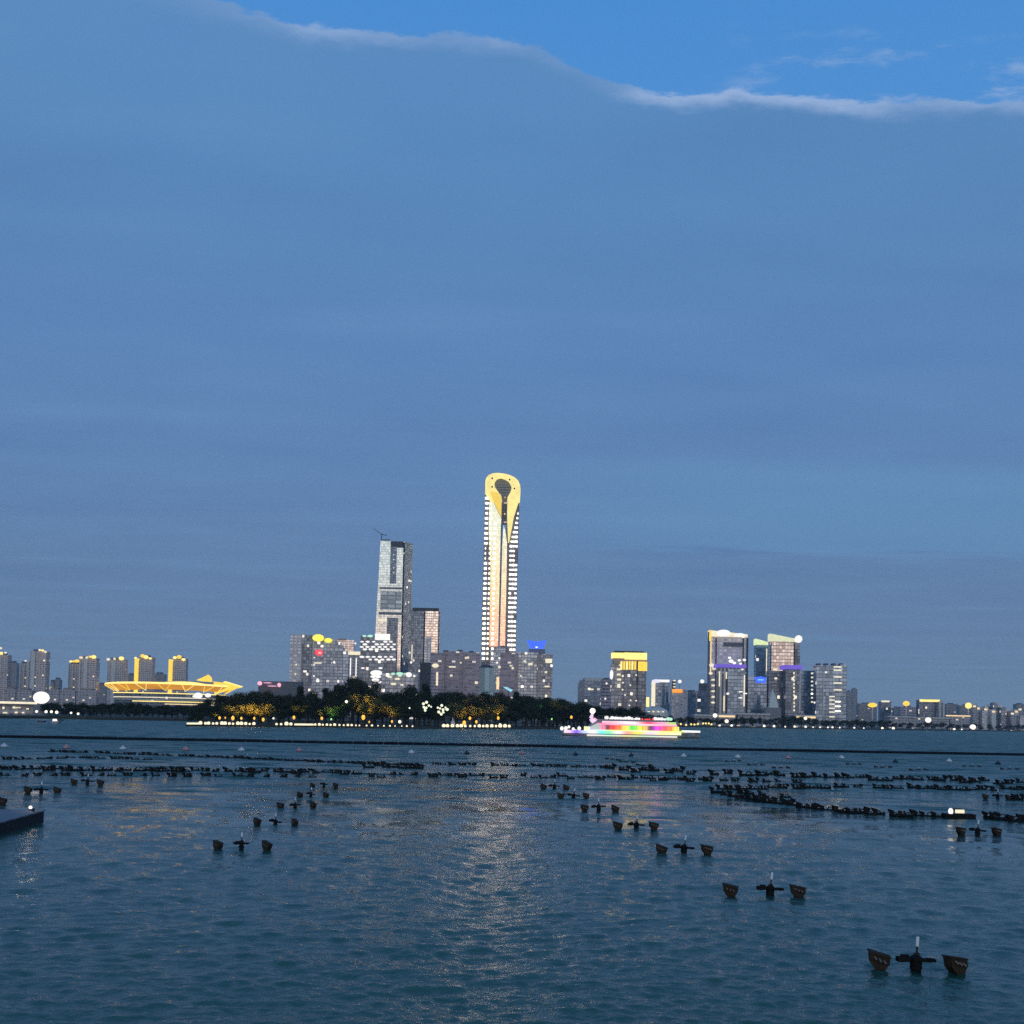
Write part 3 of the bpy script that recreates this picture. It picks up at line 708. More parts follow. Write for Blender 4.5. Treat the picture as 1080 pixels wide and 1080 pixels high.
B.orb('roof_lamp', 717.0, 718.8, 1.9, G_white, 1., 3); B.block('lamp_post', 716.8, 717.2, 719, 727.4, M_dark, depth=.5, dY=4)
B = Bld('office_building', 'slim navy glass block right of the orange topped block', 'building', 730, 1350)
B.block('body', 725.2, 735.4, 729.2, None, FA['navy'], depth=22)
B.block('roof_house', 727, 733, 727.8, 729.3, M_roof, depth=12, dY=4)
B = Bld('office_building', 'grey slab carrying one white lamp on its roof stair', 'building', 741, 1200)
B.block('body', 735.6, 747.6, 728.4, None, FA['grey'], depth=24)
B.block('stair_tower', 738.8, 747.4, 720.6, 728.4, M_roof, depth=14, dY=3)
B.orb('roof_lamp', 740.6, 718.6, 2.1, G_white, 1., 3)

B = Bld('office_tower', 'broad tower with white light crown and vertical light strips', 'tower', 768, 1150)
B.block('shaft', 749.0, 787.2, 671.6, None, FA['pale'], None, depth=40)
B.block('shaft_edge', 747.4, 749.0, 666, None, M_grey, depth=8, dY=-.6)
cw = B.block('crown', 748.6, 788.6, 666.8, 671.6, G_cream, depth=40, dY=-1.2, slope=-3.6)
B.orb('crown_lamp', 763, 667.6, 7.2, G_white, .48, -4); B.orb('crown_lamp', 780, 669.8, 5.6, G_white, .36, -4)
B.panel('crown_post', 748.0, 749.8, 664.6, 676, G_gold, 1.9)
B.panel('recess', 763, 783, 677.6, 682, M_roof, .5)
for px in (754.8, 783.4): B.panel('pier', px - .6, px + .6, 673, 752, M_dark, 1.0)
B.panel('pier', 786.8, 788.6, 673, 752, M_dark, 1.0)
B.panel('light_strip', 748.9, 750.0, 676, 710, G_warm, 1.1)
for px, py, r_ in ((750.6, 701.6, 2.6), (753.4, 704.8, 2.2), (749.6, 710.2, 2)): B.orb('wall_lamp', px, py, r_, G_cream, .7)
for py in (717, 723, 729, 735, 741): B.panel('window', 750.4, 753.6, py - .8, py + .8, G_cream, 1.1)
B = Bld('office_tower', 'grey tower with a violet light band on its roof, before the white crowned tower', 'tower', 770, 1122)
B.block('shaft', 757.0, 786.8, 704, None, FA['striped'], depth=26)
B.block('glass_core', 767.4, 784.2, 706, None, FA['navy'], depth=20, dY=-1.4)
B.panel('roof_light', 756.4, 787.0, 700.6, 704.2, G_violet, 1.0, thick=22)
for px, py, r_ in ((771, 697.2, 2.6), (774.4, 699.2, 2), (779.8, 696.4, 1.8), (785, 696, 1.8), (781, 700, 1.5), (767.6, 731.6, 1.6), (783, 706, 1.2)): B.orb('roof_lamp', px, py, r_, G_white, .7, -2.2)
for px, y0, y1 in ((758.6, 708, 724), (766.0, 709, 716), (763.4, 734, 750), (784.8, 712, 745)): B.panel('light_strip', px - .45, px + .45, y0, y1, G_cream, 1.7)
for px, py in ((780.6, 736), (785.6, 731.4), (781, 729.6)): B.panel('window', px - 2, px + 2, py - .6, py + .6, G_white, 1.8)

B = Bld('office_tower', 'slim dark tower with a slanted pale green lit top', 'tower', 804, 1250)
B.block('shaft', 797.2, 811.4, 680.2, None, FA['navy'], depth=28)
B.block('crown', 797.2, 811.8, 675.6, 680.2, glow('lime_light', (.85, 1, .55), .95), depth=28, dY=-.5, slope=-4)
B.panel('light_strip', 808.0, 808.9, 684, 712, G_cream, .7)
B.block('side_edge', 811.4, 812.6, 679, None, M_dark, depth=24, dY=1)
B = Bld('office_tower', 'tower with peach mirror front and slanted pale roof, a white ball lamp at its corner', 'tower', 825, 1200)
B.block('shaft', 812.4, 838.0, 676.4, None, FA['afterglow_glass'], depth=34)
B.block('shaded_side', 838.05, 843.4, 675, None, FA['dark'], depth=30, dY=1.5)  # shade of the turned-away face put in as darker glass
B.block('crown', 812.4, 838.4, 670.8, 676.4, glow('pale_lime_light', (.92, .95, .62), .85), depth=34, dY=-.5, slope=-4.6)
B.orb('corner_lamp', 842.2, 674.0, 4.0, G_white)
for px in (812.9, 837.6): B.panel('pier', px - .5, px + .5, 678, 708, M_dark, .9)
for px in (817.5, 823.6): B.orb('wall_lamp', px, 706, 2.4, G_cream, .5)
B = Bld('office_building', 'dark low block in front of the peach mirror tower with a round white lamp', 'building', 820, 1136)
B.block('body', 810.6, 829.6, 707.6, None, FA['dark'], depth=24)
B.orb('wall_lamp', 828.4, 722.4, 2.7, G_white, 1.15)
for j in range(5): B.panel('cornice', 812, 826, 709.4 + j * 3.6, 710.4 + j * 3.6, M_grey, .6)
B = Bld('office_tower', 'dark tower with a violet light cornice and one vertical string of lights', 'tower', 836, 1122)
B.block('shaft', 828.4, 844.2, 705.8, None, FA['dark'], depth=22)
B.panel('roof_light', 827.2, 846.2, 701.4, 706.0, G_violet, .9, thick=22)
B.panel('fin', 843.0, 844.4, 707, 752, M_pale, .6)
for j in range(11): B.orb('wall_lamp', 837.4 + .02 * j, 710 + j * 3.9, .85, G_cream, 1.5)
B = Bld('office_building', 'blue grey block with a royal blue sign between the two right towers', 'building', 796, 1140)
B.block('body', 788.8, 809.0, 714.2, None, FA['navy'], depth=24)
mb = MB(); mb.slab([(B.X(*p), B.Z(*p)) for p in ((796.4, 714.4), (797.2, 719.6), (807.2, 720.2), (807.8, 714.8), (802, 713.4))], 1138.4, 1139.6); obj('blue_sign', mb, G_blue, B.t)
B.panel('sign_mark', 799, 805, 716.6, 717.6, G_cyan, 2.2)
B.panel('light_strip', 796.8, 797.6, 722, 742, M_pale, .6)
B = Bld('sail_roof', 'pale sail shaped roof standing before the dark low block', 'sail roof', 816, 1103)
pts = [(811.0, 746.4), (821.2, 746.2), (820.4, 743), (817.8, 733), (814.6, 727.6), (812.6, 735)]
mb = MB(); mb.slab([(B.X(*p), B.Z(*p)) for p in pts], 1103, 1105.5); obj('sail', mb, plain('pale_membrane', (.62, .68, .66), .6, 0, .1), B.t)
B.block('plinth', 808, 824, 746.2, None, M_grey, depth=10, dY=-1)
B = Bld('office_building', 'blue grey block beside the tallest of the right-hand grey slabs, lit at its edge', 'building', 853, 1150)
B.block('body', 845.0, 861.2, 707.4, None, FA['navy'], depth=26)
for j in range(8): B.panel('window', 855.4, 859.6, 709.4 + j * 4.3, 711 + j * 4.3, G_cream if j != 5 else G_winw, .6)
B = Bld('office_building', 'dark green glass slab with lit floors and a pale vertical fin, right end of cluster', 'building', 877, 1122)
B.block('slab', 860.9, 886.0, 702, None, FA['navy'], depth=26)
B.block('slab', 886.05, 892.8, 700.8, None, FA['navy'], depth=24, dY=.8)
B.panel('fin', 867.6, 868.6, 703, 755, M_pale, .7)
for py in (703.4, 706.8, 714, 720.4, 727.6): B.panel('window_band', 879.4, 887.4, py - .7, py + .7, G_cream, 1.0)
for py in (734.6, 738.4, 742.6, 747, 751, 756): B.panel('window_band', 874.6, 880.2, py - .6, py + .6, G_cream, 1.0)
for py in (740, 745, 750): B.panel('window_band', 880.8, 886.2, py - .5, py + .5, G_winw, 1.0)
for px, py in ((871, 709), (859, 741)): B.orb('window', px, py, 1.0, G_white)
for j, px in enumerate((864, 872, 880, 888)): B.block('roof_house', px - 1.6, px + 1.6, 699.6, 702, M_roof, depth=8, dY=6)

# low shore buildings of the right cluster
for p0, p1, y0, lab, gm in ((733, 757, 753.6, 'low flat pavilion with a pale roof under the slim navy block', None), (757, 776, 753, 'low shore hall with peach lit eaves below the violet band tower', 'p'),
                            (778, 812, 752.4, 'long low pale hall below the slim dark tower', None), (839, 861, 754, 'low shore hall with warm lit eaves below the blue grey block', 'p')):
    B = Bld('shore_hall', lab, 'building', (p0 + p1) / 2, 1100)
    B.block('body', p0, p1, y0 + 1.4, None, FA['lowrise'], depth=16)
    B.block('roof', p0 - .6, p1 + .6, y0, y0 + 1.4, M_pale, depth=18, dY=-1)
    if gm: B.panel('eave_light', p0 + 1, p1 - 1, y0 + 1.5, y0 + 3.4, G_warm, .8)

# ================================================================== far right shore
def small(lab, px0, px1, y0, fa, Y, light=None, lp=None, name='lowrise_building', group=None):
    B = Bld(name, lab, 'building', (px0 + px1) / 2, Y, group)
    B.block('body', px0, px1, y0, None, FA[fa], depth=24)
    B.block('roof_house', px0 + (px1 - px0) * .3, px0 + (px1 - px0) * .6, y0 - 1, y0, M_roof, depth=10, dY=5)
    if light: B.panel('roof_light', lp[0], lp[1], lp[2], lp[3], light, .8)
    return B
small('pale far apartment tower just right of the dark green slab', 893.6, 898.4, 729, 'resi2', 2600, name='apartment_tower')
small('taller pale far apartment tower with a thin spire block', 899, 904.2, 726.4, 'resi2', 2700, name='apartment_tower')
B = small('low block behind the left gold disc lamp on the far right shore', 905.6, 925, 742, 'resi2', 1700)
small('dark block with a white roof edge between two gold lamps', 928.8, 940, 740, 'dark', 1800, G_cream, (929.6, 938, 738.8, 740.6))
small('grey low block under the middle gold lamp', 949.6, 968, 745.4, 'mauve', 1750)
small('broad dark block with a cream light line along its roof', 969.4, 993.4, 738.4, 'dark', 1600, G_goldpale, (970, 991, 737.8, 740.2))
B = Bld('gate_frame', 'tall white open frame right of the broad dark block', 'frame', 993.4, 1590)
B.block('post', 990.8, 992.2, 741.4, None, M_pale, depth=4); B.block('post', 994.6, 996.2, 741.4, None, M_pale, depth=4); B.block('beam', 990.6, 996.4, 739.8, 741.4, M_pale, depth=5, dY=-.4)
small('faint grey block right of the white frame', 997.6, 1010.4, 742.4, 'resi2', 1900)
small('mauve low block under the right gold ball lamp', 1012, 1030, 744, 'resi2', 1800)
small('tiny lit block between the middle lamps', 943, 949, 746, 'office', 1800)
for px, py, w_, sz, lab in ((920.2, 743.6, 4.8, .5, 'leftmost gold disc lamp on a white mast over the far right shore'), (955.8, 742.0, 3.4, .8, 'middle gold lamp on a mast over the far right shore'), (1021.4, 744.2, 3.3, .95, 'right gold ball lamp on a mast over the far right shore')):
    B = Bld('mast_lamp', lab, 'lamp', px, 1560)
    B.block('mast', px - .5, px + .5, py, None, M_pale, depth=1.4, dY=.6); B.orb('lamp', px, py, w_, G_gold if sz < .9 else G_goldpale, sz)
for p0, p1, y0, lab in ((938, 962, 755.4, 'long white roofed shore shed left of the bright white lamp'), (962, 1001, 756.6, 'long white roofed shore shed right of the bright white lamp'), (1002, 1023, 754.4, 'shore shed with a warm lit roof edge')):
    B = Bld('shore_shed', lab, 'shed', (p0 + p1) / 2, 1500)
    B.block('body', p0, p1, y0 + 1.2, None, FA['lowrise'], depth=20); B.block('roof', p0 - .8, p1 + .8, y0, y0 + 1.2, G_warm if p0 > 1000 else M_pale, depth=22, dY=-1.2)
rr = random.Random(4)
B = Bld('stepped_complex', 'jumble of stepped white roofs with warm lights at the far right shore', 'building', 1050, 1560)
for j in range(26):
    px = 1026 + j * 2.0; y0 = 742.6 + abs(math.sin(j * 1.7)) * 9 + (3 if j > 18 else 0) - (3 if 5 < j < 12 else 0)
    B.block('block', px, px + 4.6, y0, None, [FA['lowrise'], FA['pale'], M_pale, FA['office']][j % 4], depth=14, dY=(j % 5) * 9)
    if j % 2 == 0: B.panel('roof_light', px + .2, px + 3.2, y0 + 1.5, y0 + 3.2, G_warm if j % 4 else G_cream, .8, dY=(j % 5) * 9)
small('last pale block at the right edge of the photo', 1072, 1082, 742.6, 'resi2', 1750)
for j, (p0, p1, y0) in enumerate(((1084, 1100, 740), (1104, 1118, 744), (1122, 1142, 741), (1150, 1168, 745))):
    small(['pale', 'dark', 'mauve', 'grey'][j] + ' block beyond the right edge of the skyline', p0, p1, y0, ['resi2', 'dark', 'mauve', 'grey'][j], 1750)

# ================================================================== left residential towers
def resi(lab, p0, p1, y0, Y, piers=(), lights=(), fa='resi', wing=None, name='apartment_tower'):
    B = Bld(name, lab, 'tower', (p0 + p1) / 2, Y)
    B.block('shaft', p0, p1, y0, None, FA[fa], depth=24)
    if wing: B.block('wing', wing[0], wing[1], wing[2], None, FA[fa], depth=20, dY=2)
    for a, b, yt, mt in piers: B.block('pier', a, b, yt, None, mt, depth=6, dY=-1.6)
    B.block('roof_house', p0 + (p1 - p0) * .25, p1 - (p1 - p0) * .25, y0 - 2, y0, M_roof, depth=12, dY=5)
    for px, py, w_, mt in lights: B.orb('roof_lamp', px, py, w_ / 2, mt, .75, -2)
    return B
resi('apartment tower cut by the left edge of the photo, gold lamps on its roof', -6, 7.2, 690.5, 1500, [(-2, 0, 689, M_pale)], [(.6, 683.6, 3, G_cream), (1.2, 689, 4, G_goldpale), (5.8, 688.4, 2.6, G_cream)])
resi('far blue grey tower between the two leftmost lit towers', 9.6, 16.8, 699, 2300, fa='resi2')
resi('lower stepped apartment tower leaning on the tall white pier tower', 20.4, 30.6, 699.6, 1520, [(19.4, 21.0, 703, M_pale), (23.6, 25.0, 702, M_pale), (27.4, 29.6, 696.8, M_pale)], [(27, 697, 2.4, G_cream)])
resi('apartment tower with one tall white pier and cream roof lamps', 31.0, 48.0, 686.8, 1480, [(31.8, 35.8, 687, M_pale)], [(42, 685.6, 3, G_cream), (45, 686, 3, G_goldpale), (47.8, 687.4, 3, G_cream), (46.6, 696.6, 2.2, G_cream)])
resi('slim far block right of the white pier tower', 57.4, 62.4, 716.6, 2100, fa='resi2')
resi('slim pale far block with a warm lamp on its roof', 52.6, 56.6, 719, 2100, [], [(53.8, 725.8, 3.2, G_warm)], fa='resi2')
resi('shorter dark apartment tower with gold roof lamps, left of a white pier', 71.6, 84.0, 700, 1520, [(75, 76.4, 700, M_pale)], [(74.6, 697.6, 3, G_goldpale), (77.6, 697.6, 3, G_gold), (81.2, 697.2, 4.6, G_gold)])
resi('apartment tower with white pier and a large gold roof lamp', 84.2, 101.0, 694, 1480, [(82.6, 84.0, 696, M_pale), (87.4, 91.2, 694, M_pale)], [(85.4, 693.6, 3.6, G_warm), (91.6, 693.4, 3, G_cream), (95, 692.6, 3, G_gold), (98.8, 692.8, 5, G_goldpale)])
resi('apartment tower with white pier just behind the left end of the golden stadium roof', 112.6, 131.4, 695.6, 1760, [(116.8, 120.2, 697, M_pale)], [(114.2, 695.4, 3.6, G_cream), (120.8, 694.8, 2.8, G_cream), (128, 694.4, 5.4, G_goldpale)])
resi('left of two towers with a glowing gold pier, behind the stadium', 146.0, 160.4, 693, 1760, [(141.0, 144.6, 694.4, G_gold)], [(143, 694, 3, G_goldpale), (150.6, 691.8, 5, G_gold), (154, 693, 5, G_goldpale), (158.4, 694.4, 3, G_goldpale)], wing=(144.6, 146, 697))
resi('right of two towers with a glowing gold pier, behind the stadium', 182.0, 195.4, 694.6, 1760, [(177.0, 180.6, 695.4, G_gold)], [(184.4, 693.6, 4, G_goldpale), (189, 692.8, 5, G_gold), (193.4, 695.6, 4, G_goldpale)], wing=(180.6, 182, 698))
for p0, p1, y0, lab in ((162, 173, 711, 'small grey block between the two gold pier towers'), (101, 111, 722, 'grey low block left of the stadium'), (134, 140.6, 712, 'small grey block behind the stadium roof'),
                        (5, 16, 727, 'pale podium block under the leftmost tower'), (17, 33, 728, 'pale podium block under the white pier tower'), (50, 62, 727, 'pale low block right of the white pier tower'),
                        (62.5, 79, 727.6, 'pale podium block under the shorter dark tower'), (80, 101, 728, 'mauve podium block under the large gold lamp tower')):
    resi(lab, p0, p1, y0, 1420 if y0 > 726 else 2100, fa='lowrise' if y0 > 726 else 'resi2', name='podium_block' if y0 > 726 else 'apartment_block')
for p0, p1, y0 in ((-24, -9, 684), (-44, -30, 697), (-70, -54, 690)): resi('apartment tower beyond the left edge of the photo, %s' % {684: 'tallest', 697: 'lowest', 690: 'middle'}[y0], p0, p1, y0, 1500, [(p0 + 4, p0 + 6, y0, M_pale)], [(p0 + 8, y0, 4, G_goldpale)])

# golden stadium: saddle canopy on V columns over a lit bowl
Y = 1450; k = Y / F
S = Bld('stadium', 'stadium with a glowing golden saddle roof on slanting columns', 'stadium', 182, Y)
ry = 62 * k; cy = Y + ry; kc = cy / F; cx = at(181, 725, cy).x; rx = 67 * kc
ZS = at(181, 723.2, cy).z; ZF = S.Z(181, 720.6); ZK = ZS + 5.5 * kc
def rimz(a):
    t = math.sin(a) ** 2
    return ZS + ((ZF if math.sin(a) < 0 else ZK) - ZS) * t
M_goldsheet = plain('gold_cladding', (.55, .38, .12), .5, .3)
NS = 72
def ringpts(fr, zf): return [(cx + rx * fr * math.cos(a), cy + ry * fr * math.sin(a), zf(a)) for a in (2 * math.pi * i / NS for i in range(NS))]
A_ = ringpts(1.0, rimz); B_ = ringpts(.985, lambda a: rimz(a) + 1.1 * k); D_ = ringpts(.62, lambda a: rimz(a) + .2 * k); E_ = ringpts(.84, lambda a: rimz(a) - 6.4 * k)
mb = MB(); mb.cur = 0
for i in range(NS):
    j = (i + 1) % NS
    mb.face([B_[i], B_[j], D_[j], D_[i]])
obj('canopy', mb, M_goldsheet, S.t)
mb = MB()
for i in range(NS):
    j = (i + 1) % NS; mb.face([A_[i], A_[j], B_[j], B_[i]])
    o_ = [(p[0], p[1], p[2] - 1.0 * k) for p in (A_[i], A_[j])]; mb.face([o_[0], o_[1], A_[j], A_[i]])
obj('rim_light', mb, G_goldpale, S.t)
mb = MB()
for i in range(NS):
    j = (i + 1) % NS
    a0 = (A_[i][0], A_[i][1], A_[i][2] - 1.0 * k); a1 = (A_[j][0], A_[j][1], A_[j][2] - 1.0 * k)
    mb.face([E_[i], E_[j], a1, a0])
obj('soffit', mb, glow('soffit_amber_light', (1, .42, .03), .72, .45, .03), S.t)
for i in range(0, NS, 4):
    if math.sin(2 * math.pi * i / NS) < .35:
        mb = MB()
        for d_ in (-1, 1): mb.tube(Vector(E_[i]) + Vector((0, 0, -1.5 * k)), Vector(A_[(i + d_) % NS]) + Vector((0, -.8, -1.2 * k)), .32 * k, .28 * k, 5)
        obj('column', mb, G_goldpale if i % 8 else G_gold, S.t)
mb = MB(); b0 = ringpts(.83, lambda a: LAND - .3); b1 = ringpts(.86, lambda a: S.Z(182, 731.2))
for i in range(NS): j = (i + 1) % NS; mb.face([b0[i], b0[j], b1[j], b1[i]])
obj('bowl', mb, FA['grey'], S.t)
for yy, fr, mt, a0, a1 in ((731.2, .872, G_goldpale, 0, 1), (735.8, .862, G_cream, .08, .92), (738.2, .858, M_pale, .02, .98), (740.0, .856, G_goldpale, .35, .98), (742.6, .852, G_warm, .55, .98)):
    mb = MB(); z = S.Z(182, yy)
    for i in range(NS):
        t = i / (NS / 2) - 1   # front half is the second half of the circle
        if not (a0 <= t <= a1): continue
        j = i + 1; p, q_ = ringpts(fr, lambda a: z)[i % NS], ringpts(fr, lambda a: z)[j % NS]
        mb.face([(p[0], p[1], z - .5 * k), (q_[0], q_[1], z - .5 * k), (q_[0], q_[1], z + .45 * k), (p[0], p[1], z + .45 * k)])
    obj('light_band', mb, mt, S.t)
for px, py, w_ in ((209, 733.6, 9), (219.4, 733.4, 6.4), (205, 734.4, 4)): S.orb('floodlight', px, py, w_ / 2, G_white, .7, -3)
mb = MB(); mb.slab([(at(p[0], p[1], Y + 120).x, at(p[0], p[1], Y + 120).z) for p in ((207.0, 717.4), (213, 718.6), (223.4, 719.2), (222.8, 714.6), (219.6, 711.6), (214.4, 714.4))], Y + 118, Y + 123); obj('far_canopy', mb, G_gold, S.t)
tipf = lambda p: (at(p[0], p[1], cy - 20).x, at(p[0], p[1], cy - 20).z)
mb = MB(); mb.slab([tipf(p) for p in ((227, 732.2), (238, 728.6), (254.6, 725.0), (252, 723.8), (240, 720.6), (226, 718.8))], cy - 24, cy - 16); obj('canopy_tip', mb, G_gold, S.t)
mb = MB(); mb.slab([tipf(p) for p in ((236, 719.6), (254.8, 724.6), (255.6, 724.0), (238, 718.6))], cy - 25, cy - 15); obj('tip_light', mb, G_goldpale, S.t)

# lakeside hall with a long lit roof edge and a glowing dome
Y = 560
Hh = Bld('lakeside_hall', 'long low hall with a bright cream roof edge at the left shore', 'building', 15, Y)
Hh.block('body', -60, 36, 743.4, None, FA['lowrise'], depth=18)
Hh.block('roof', -61, 40, 741.6, 743.4, M_roof, depth=22, dY=-1.2)
Hh.panel('roof_light', -60, 39.6, 739.4, 741.7, G_cream, 1.6, thick=1.2)
for px, py, w_, h_ in ((15, 746.2, 2, 2), (19.5, 746.4, 5, .8), (4, 746.6, 1.4, 2.4), (17.4, 751.4, 2.4, 1.4), (5.6, 751.8, 4, 1.2), (24.6, 751.6, 2, 1.2), (29.4, 747.6, 2, 1.4), (-10, 747, 3, 1.4), (-30, 747, 4, 1.4)): Hh.panel('window', px - w_ / 2, px + w_ / 2, py - h_ / 2, py + h_ / 2, G_cream, .8)
Dm = Bld('light_dome', 'large glowing white dome at the right end of the lakeside hall', 'dome', 43.6, Y - 4)
a = at(43.6, 735.8, Y - 4); mb = MB(); mb.ball((a.x, a.y, a.z), 8.0 * Dm.k, 24, 14, .80); obj('shell', mb, glow('dome_white_light', (1, .93, .90), 1.25, .05), Dm.t, smooth=True)
mb = MB(); mb.lathe((a.x, a.y, 0), [(4.2, LAND - .3), (3.8, a.z - 7.8 * Dm.k)], 20); obj('base', mb, M_grey, Dm.t)
# ================================================================== trees
def foliage(name, dark, light):
    m, n, b = newmat(name)
    g = n.new('ShaderNodeNewGeometry'); oi = n.new('ShaderNodeObjectInfo')
    f = n.m('ADD', n.m('MULTIPLY', g.outputs['Random Per Island'], .7), n.m('MULTIPLY', oi.outputs['Random'], .3))
    n.link(n.mix(f, dark, light), b.inputs['Base Color'])
    b.inputs['Roughness'].default_value = .75; b.inputs['Specular IOR Level'].default_value = .08
    return m
M_leaf = [foliage('broadleaf_foliage', (.010, .018, .008), (.034, .048, .018)), foliage('dark_foliage', (.009, .016, .009), (.026, .040, .018)), foliage('willow_foliage', (.045, .055, .016), (.10, .105, .036))]
M_bark = plain('bark', (.07, .05, .035), .9, 0, .4, 3)
def tree_meshes(seed, style):
    """unit tree (height 1, crown about 1 wide): trunk with limbs, and a crown of leaf clumps in uneven lobes"""
    rg = random.Random(seed); tr = MB(); cr = MB()
    lobes = []
    if style == 'round':
        for i in range(9):
            a = rg.uniform(0, 6.28); r_ = rg.uniform(.08, .32)
            lobes.append((Vector((r_ * math.cos(a), r_ * math.sin(a), rg.uniform(.36, .80))), rg.uniform(.13, .24), 1.))
    elif style == 'tall':
        for i in range(10):
            t = i / 9; a = rg.uniform(0, 6.28); r_ = rg.uniform(.02, .20) * (1.15 - t)
            lobes.append((Vector((r_ * math.cos(a), r_ * math.sin(a), .26 + .64 * t)), rg.uniform(.10, .17) * (1.25 - .6 * t), 1.2))
    else:   # willow: wide, hanging
        for i in range(11):
            a = rg.uniform(0, 6.28); r_ = rg.uniform(.12, .42)
            lobes.append((Vector((r_ * math.cos(a), r_ * math.sin(a), rg.uniform(.42, .76))), rg.uniform(.12, .20), 1.5))
    tr.path([(0, 0, -.02), (.012, .008, .18), (.0, .02, .36), (.02, .0, .62)], [.034, .026, .020, .008], 7)
    for c, r_, s_ in lobes[:6]:
        z0 = rg.uniform(.2, .42); tr.path([(0, .01, z0), tuple((c + Vector((0, 0, z0))) * .5), tuple(c)], [.014, .010, .004], 5)
    per = 480
    for c, r_, s_ in lobes:
        for _ in range(per):
            d = Vector((rg.gauss(0, 1), rg.gauss(0, 1), rg.gauss(0, 1))).normalized()
            p = c + Vector((d.x, d.y, d.z * s_ * (.8 if d.z > 0 else 1.))) * r_ * (rg.random() ** .45) * rg.uniform(.8, 1.12)
            if p.z < .16 or p.z > 1.02: continue
            s = rg.uniform(.010, .021)
            e = (d + Vector((rg.gauss(0, .38), rg.gauss(0, .38), rg.gauss(0, .38)))).normalized(); u = e.orthogonal().normalized(); v = e.cross(u)
            if style == 'willow': v = (v + Vector((0, 0, -.8))).normalized(); k2 = 1.7
            else: k2 = 1.1
            cr.face([p - u * s, p - v * s * k2 * .6, p + u * s * .9, p + v * s * k2])
    return tr.mesh('trunk', M_bark), cr.mesh('crown', M_leaf[{'round': 0, 'tall': 1, 'willow': 2}[style]], weld=0)
TREES = {k_: [tree_meshes(s_ + o_, k_) for s_ in range(c_)] for k_, o_, c_ in (('round', 10, 5), ('tall', 40, 4), ('willow', 70, 3))}
rt = random.Random(3)
def tree(x, y, z, h, wd, style, label, group, name=None):
    tm, cm = rt.choice(TREES[style])
    t = thing(name or {'round': 'broadleaf_tree', 'tall': 'tall_tree', 'willow': 'willow_tree'}[style], label, 'tree', (x, y, z), group)
    t.scale = (wd, wd, h); t.rotation_euler = (0, 0, rt.uniform(0, 6.28))
    for nm, me in (('trunk', tm), ('crown', cm)):
        o = bpy.data.objects.new(nm, me); C.objects.link(o); o.parent = t
    return t
OUT = [(196, 761), (201, 752), (208, 741), (220, 734), (232, 730), (246, 726.5), (262, 724), (284, 724), (296, 729), (306, 727), (316, 722), (326, 726), (345, 723), (356, 719), (366, 711.5), (376, 708.5), (388, 712), (398, 720), (410, 726), (424, 724), (434, 717), (445, 716), (454, 723), (464, 727), (482, 724), (500, 725), (522, 724), (540, 727), (560, 729), (575, 728), (592, 733), (612, 736), (628, 741), (645, 744), (660, 741), (668, 742), (676, 748), (684, 756), (690, 763)]
def outline(px):
    for (a, b), (c, d) in zip(OUT, OUT[1:]):
        if a <= px <= c: return b + (d - b) * (px - a) / (c - a)
    return 762
# wood on the island: back rows reach the outline, front rows stay lower
def island_tree(px, dY, frac, style, label, group):
    b_ = isl_at(px); y = b_.y + dY; top = outline(px)
    p = at(px, 755, y); zt = at(px, top, y).z
    h = max(3.0, (zt - .7) * frac); wd = min(h * rt.uniform(.85, 1.15), 19) * (1.25 if style == 'willow' else 1.)
    tree(p.x, y, .65, h, wd, style, label, group)
SEG = [(196, 300, 'at the left end of the wooded island'), (300, 350, 'on the island below the dark office block'), (350, 410, 'in the tallest clump of the island wood'), (410, 470, 'on the island left of the tall tower'), (470, 560, 'on the island in front of the tall tower'), (560, 692, 'at the right end of the wooded island')]
def seg(px): return next(s for a, b, s in SEG if a <= px <= b + .01)
px = 206.
while px < 682:
    island_tree(px, rt.uniform(55, 85), rt.uniform(.96, 1.02), 'round' if rt.random() < .93 else 'tall', 'dark tree in the back row ' + seg(px), 'back row trees ' + seg(px)); px += rt.uniform(7, 11)
px = 203.
while px < 684:
    island_tree(px, rt.uniform(24, 46), rt.uniform(.74, .92), 'round', 'dark broad tree in the middle row ' + seg(px), 'middle row trees ' + seg(px)); px += rt.uniform(9, 14)
px = 201.
while px < 680:
    wl = (230 < px < 285) or (376 < px < 396) or (478 < px < 532)
    island_tree(px, rt.uniform(9, 18), rt.uniform(.42, .66) if not wl else rt.uniform(.52, .70), 'willow' if wl else 'round',
                ('amber lit willow by the water ' if wl else 'low dark tree by the water ') + seg(px), ('lit willows ' if wl else 'waterside trees ') + seg(px)); px += rt.uniform(9, 15) if not wl else rt.uniform(9, 12)

px = 556.
while px < 690:
    island_tree(px, rt.uniform(30, 70), rt.uniform(.93, 1.02), 'round', 'dark broad tree in the middle row ' + seg(px), 'middle row trees ' + seg(px)); px += rt.uniform(5, 8)

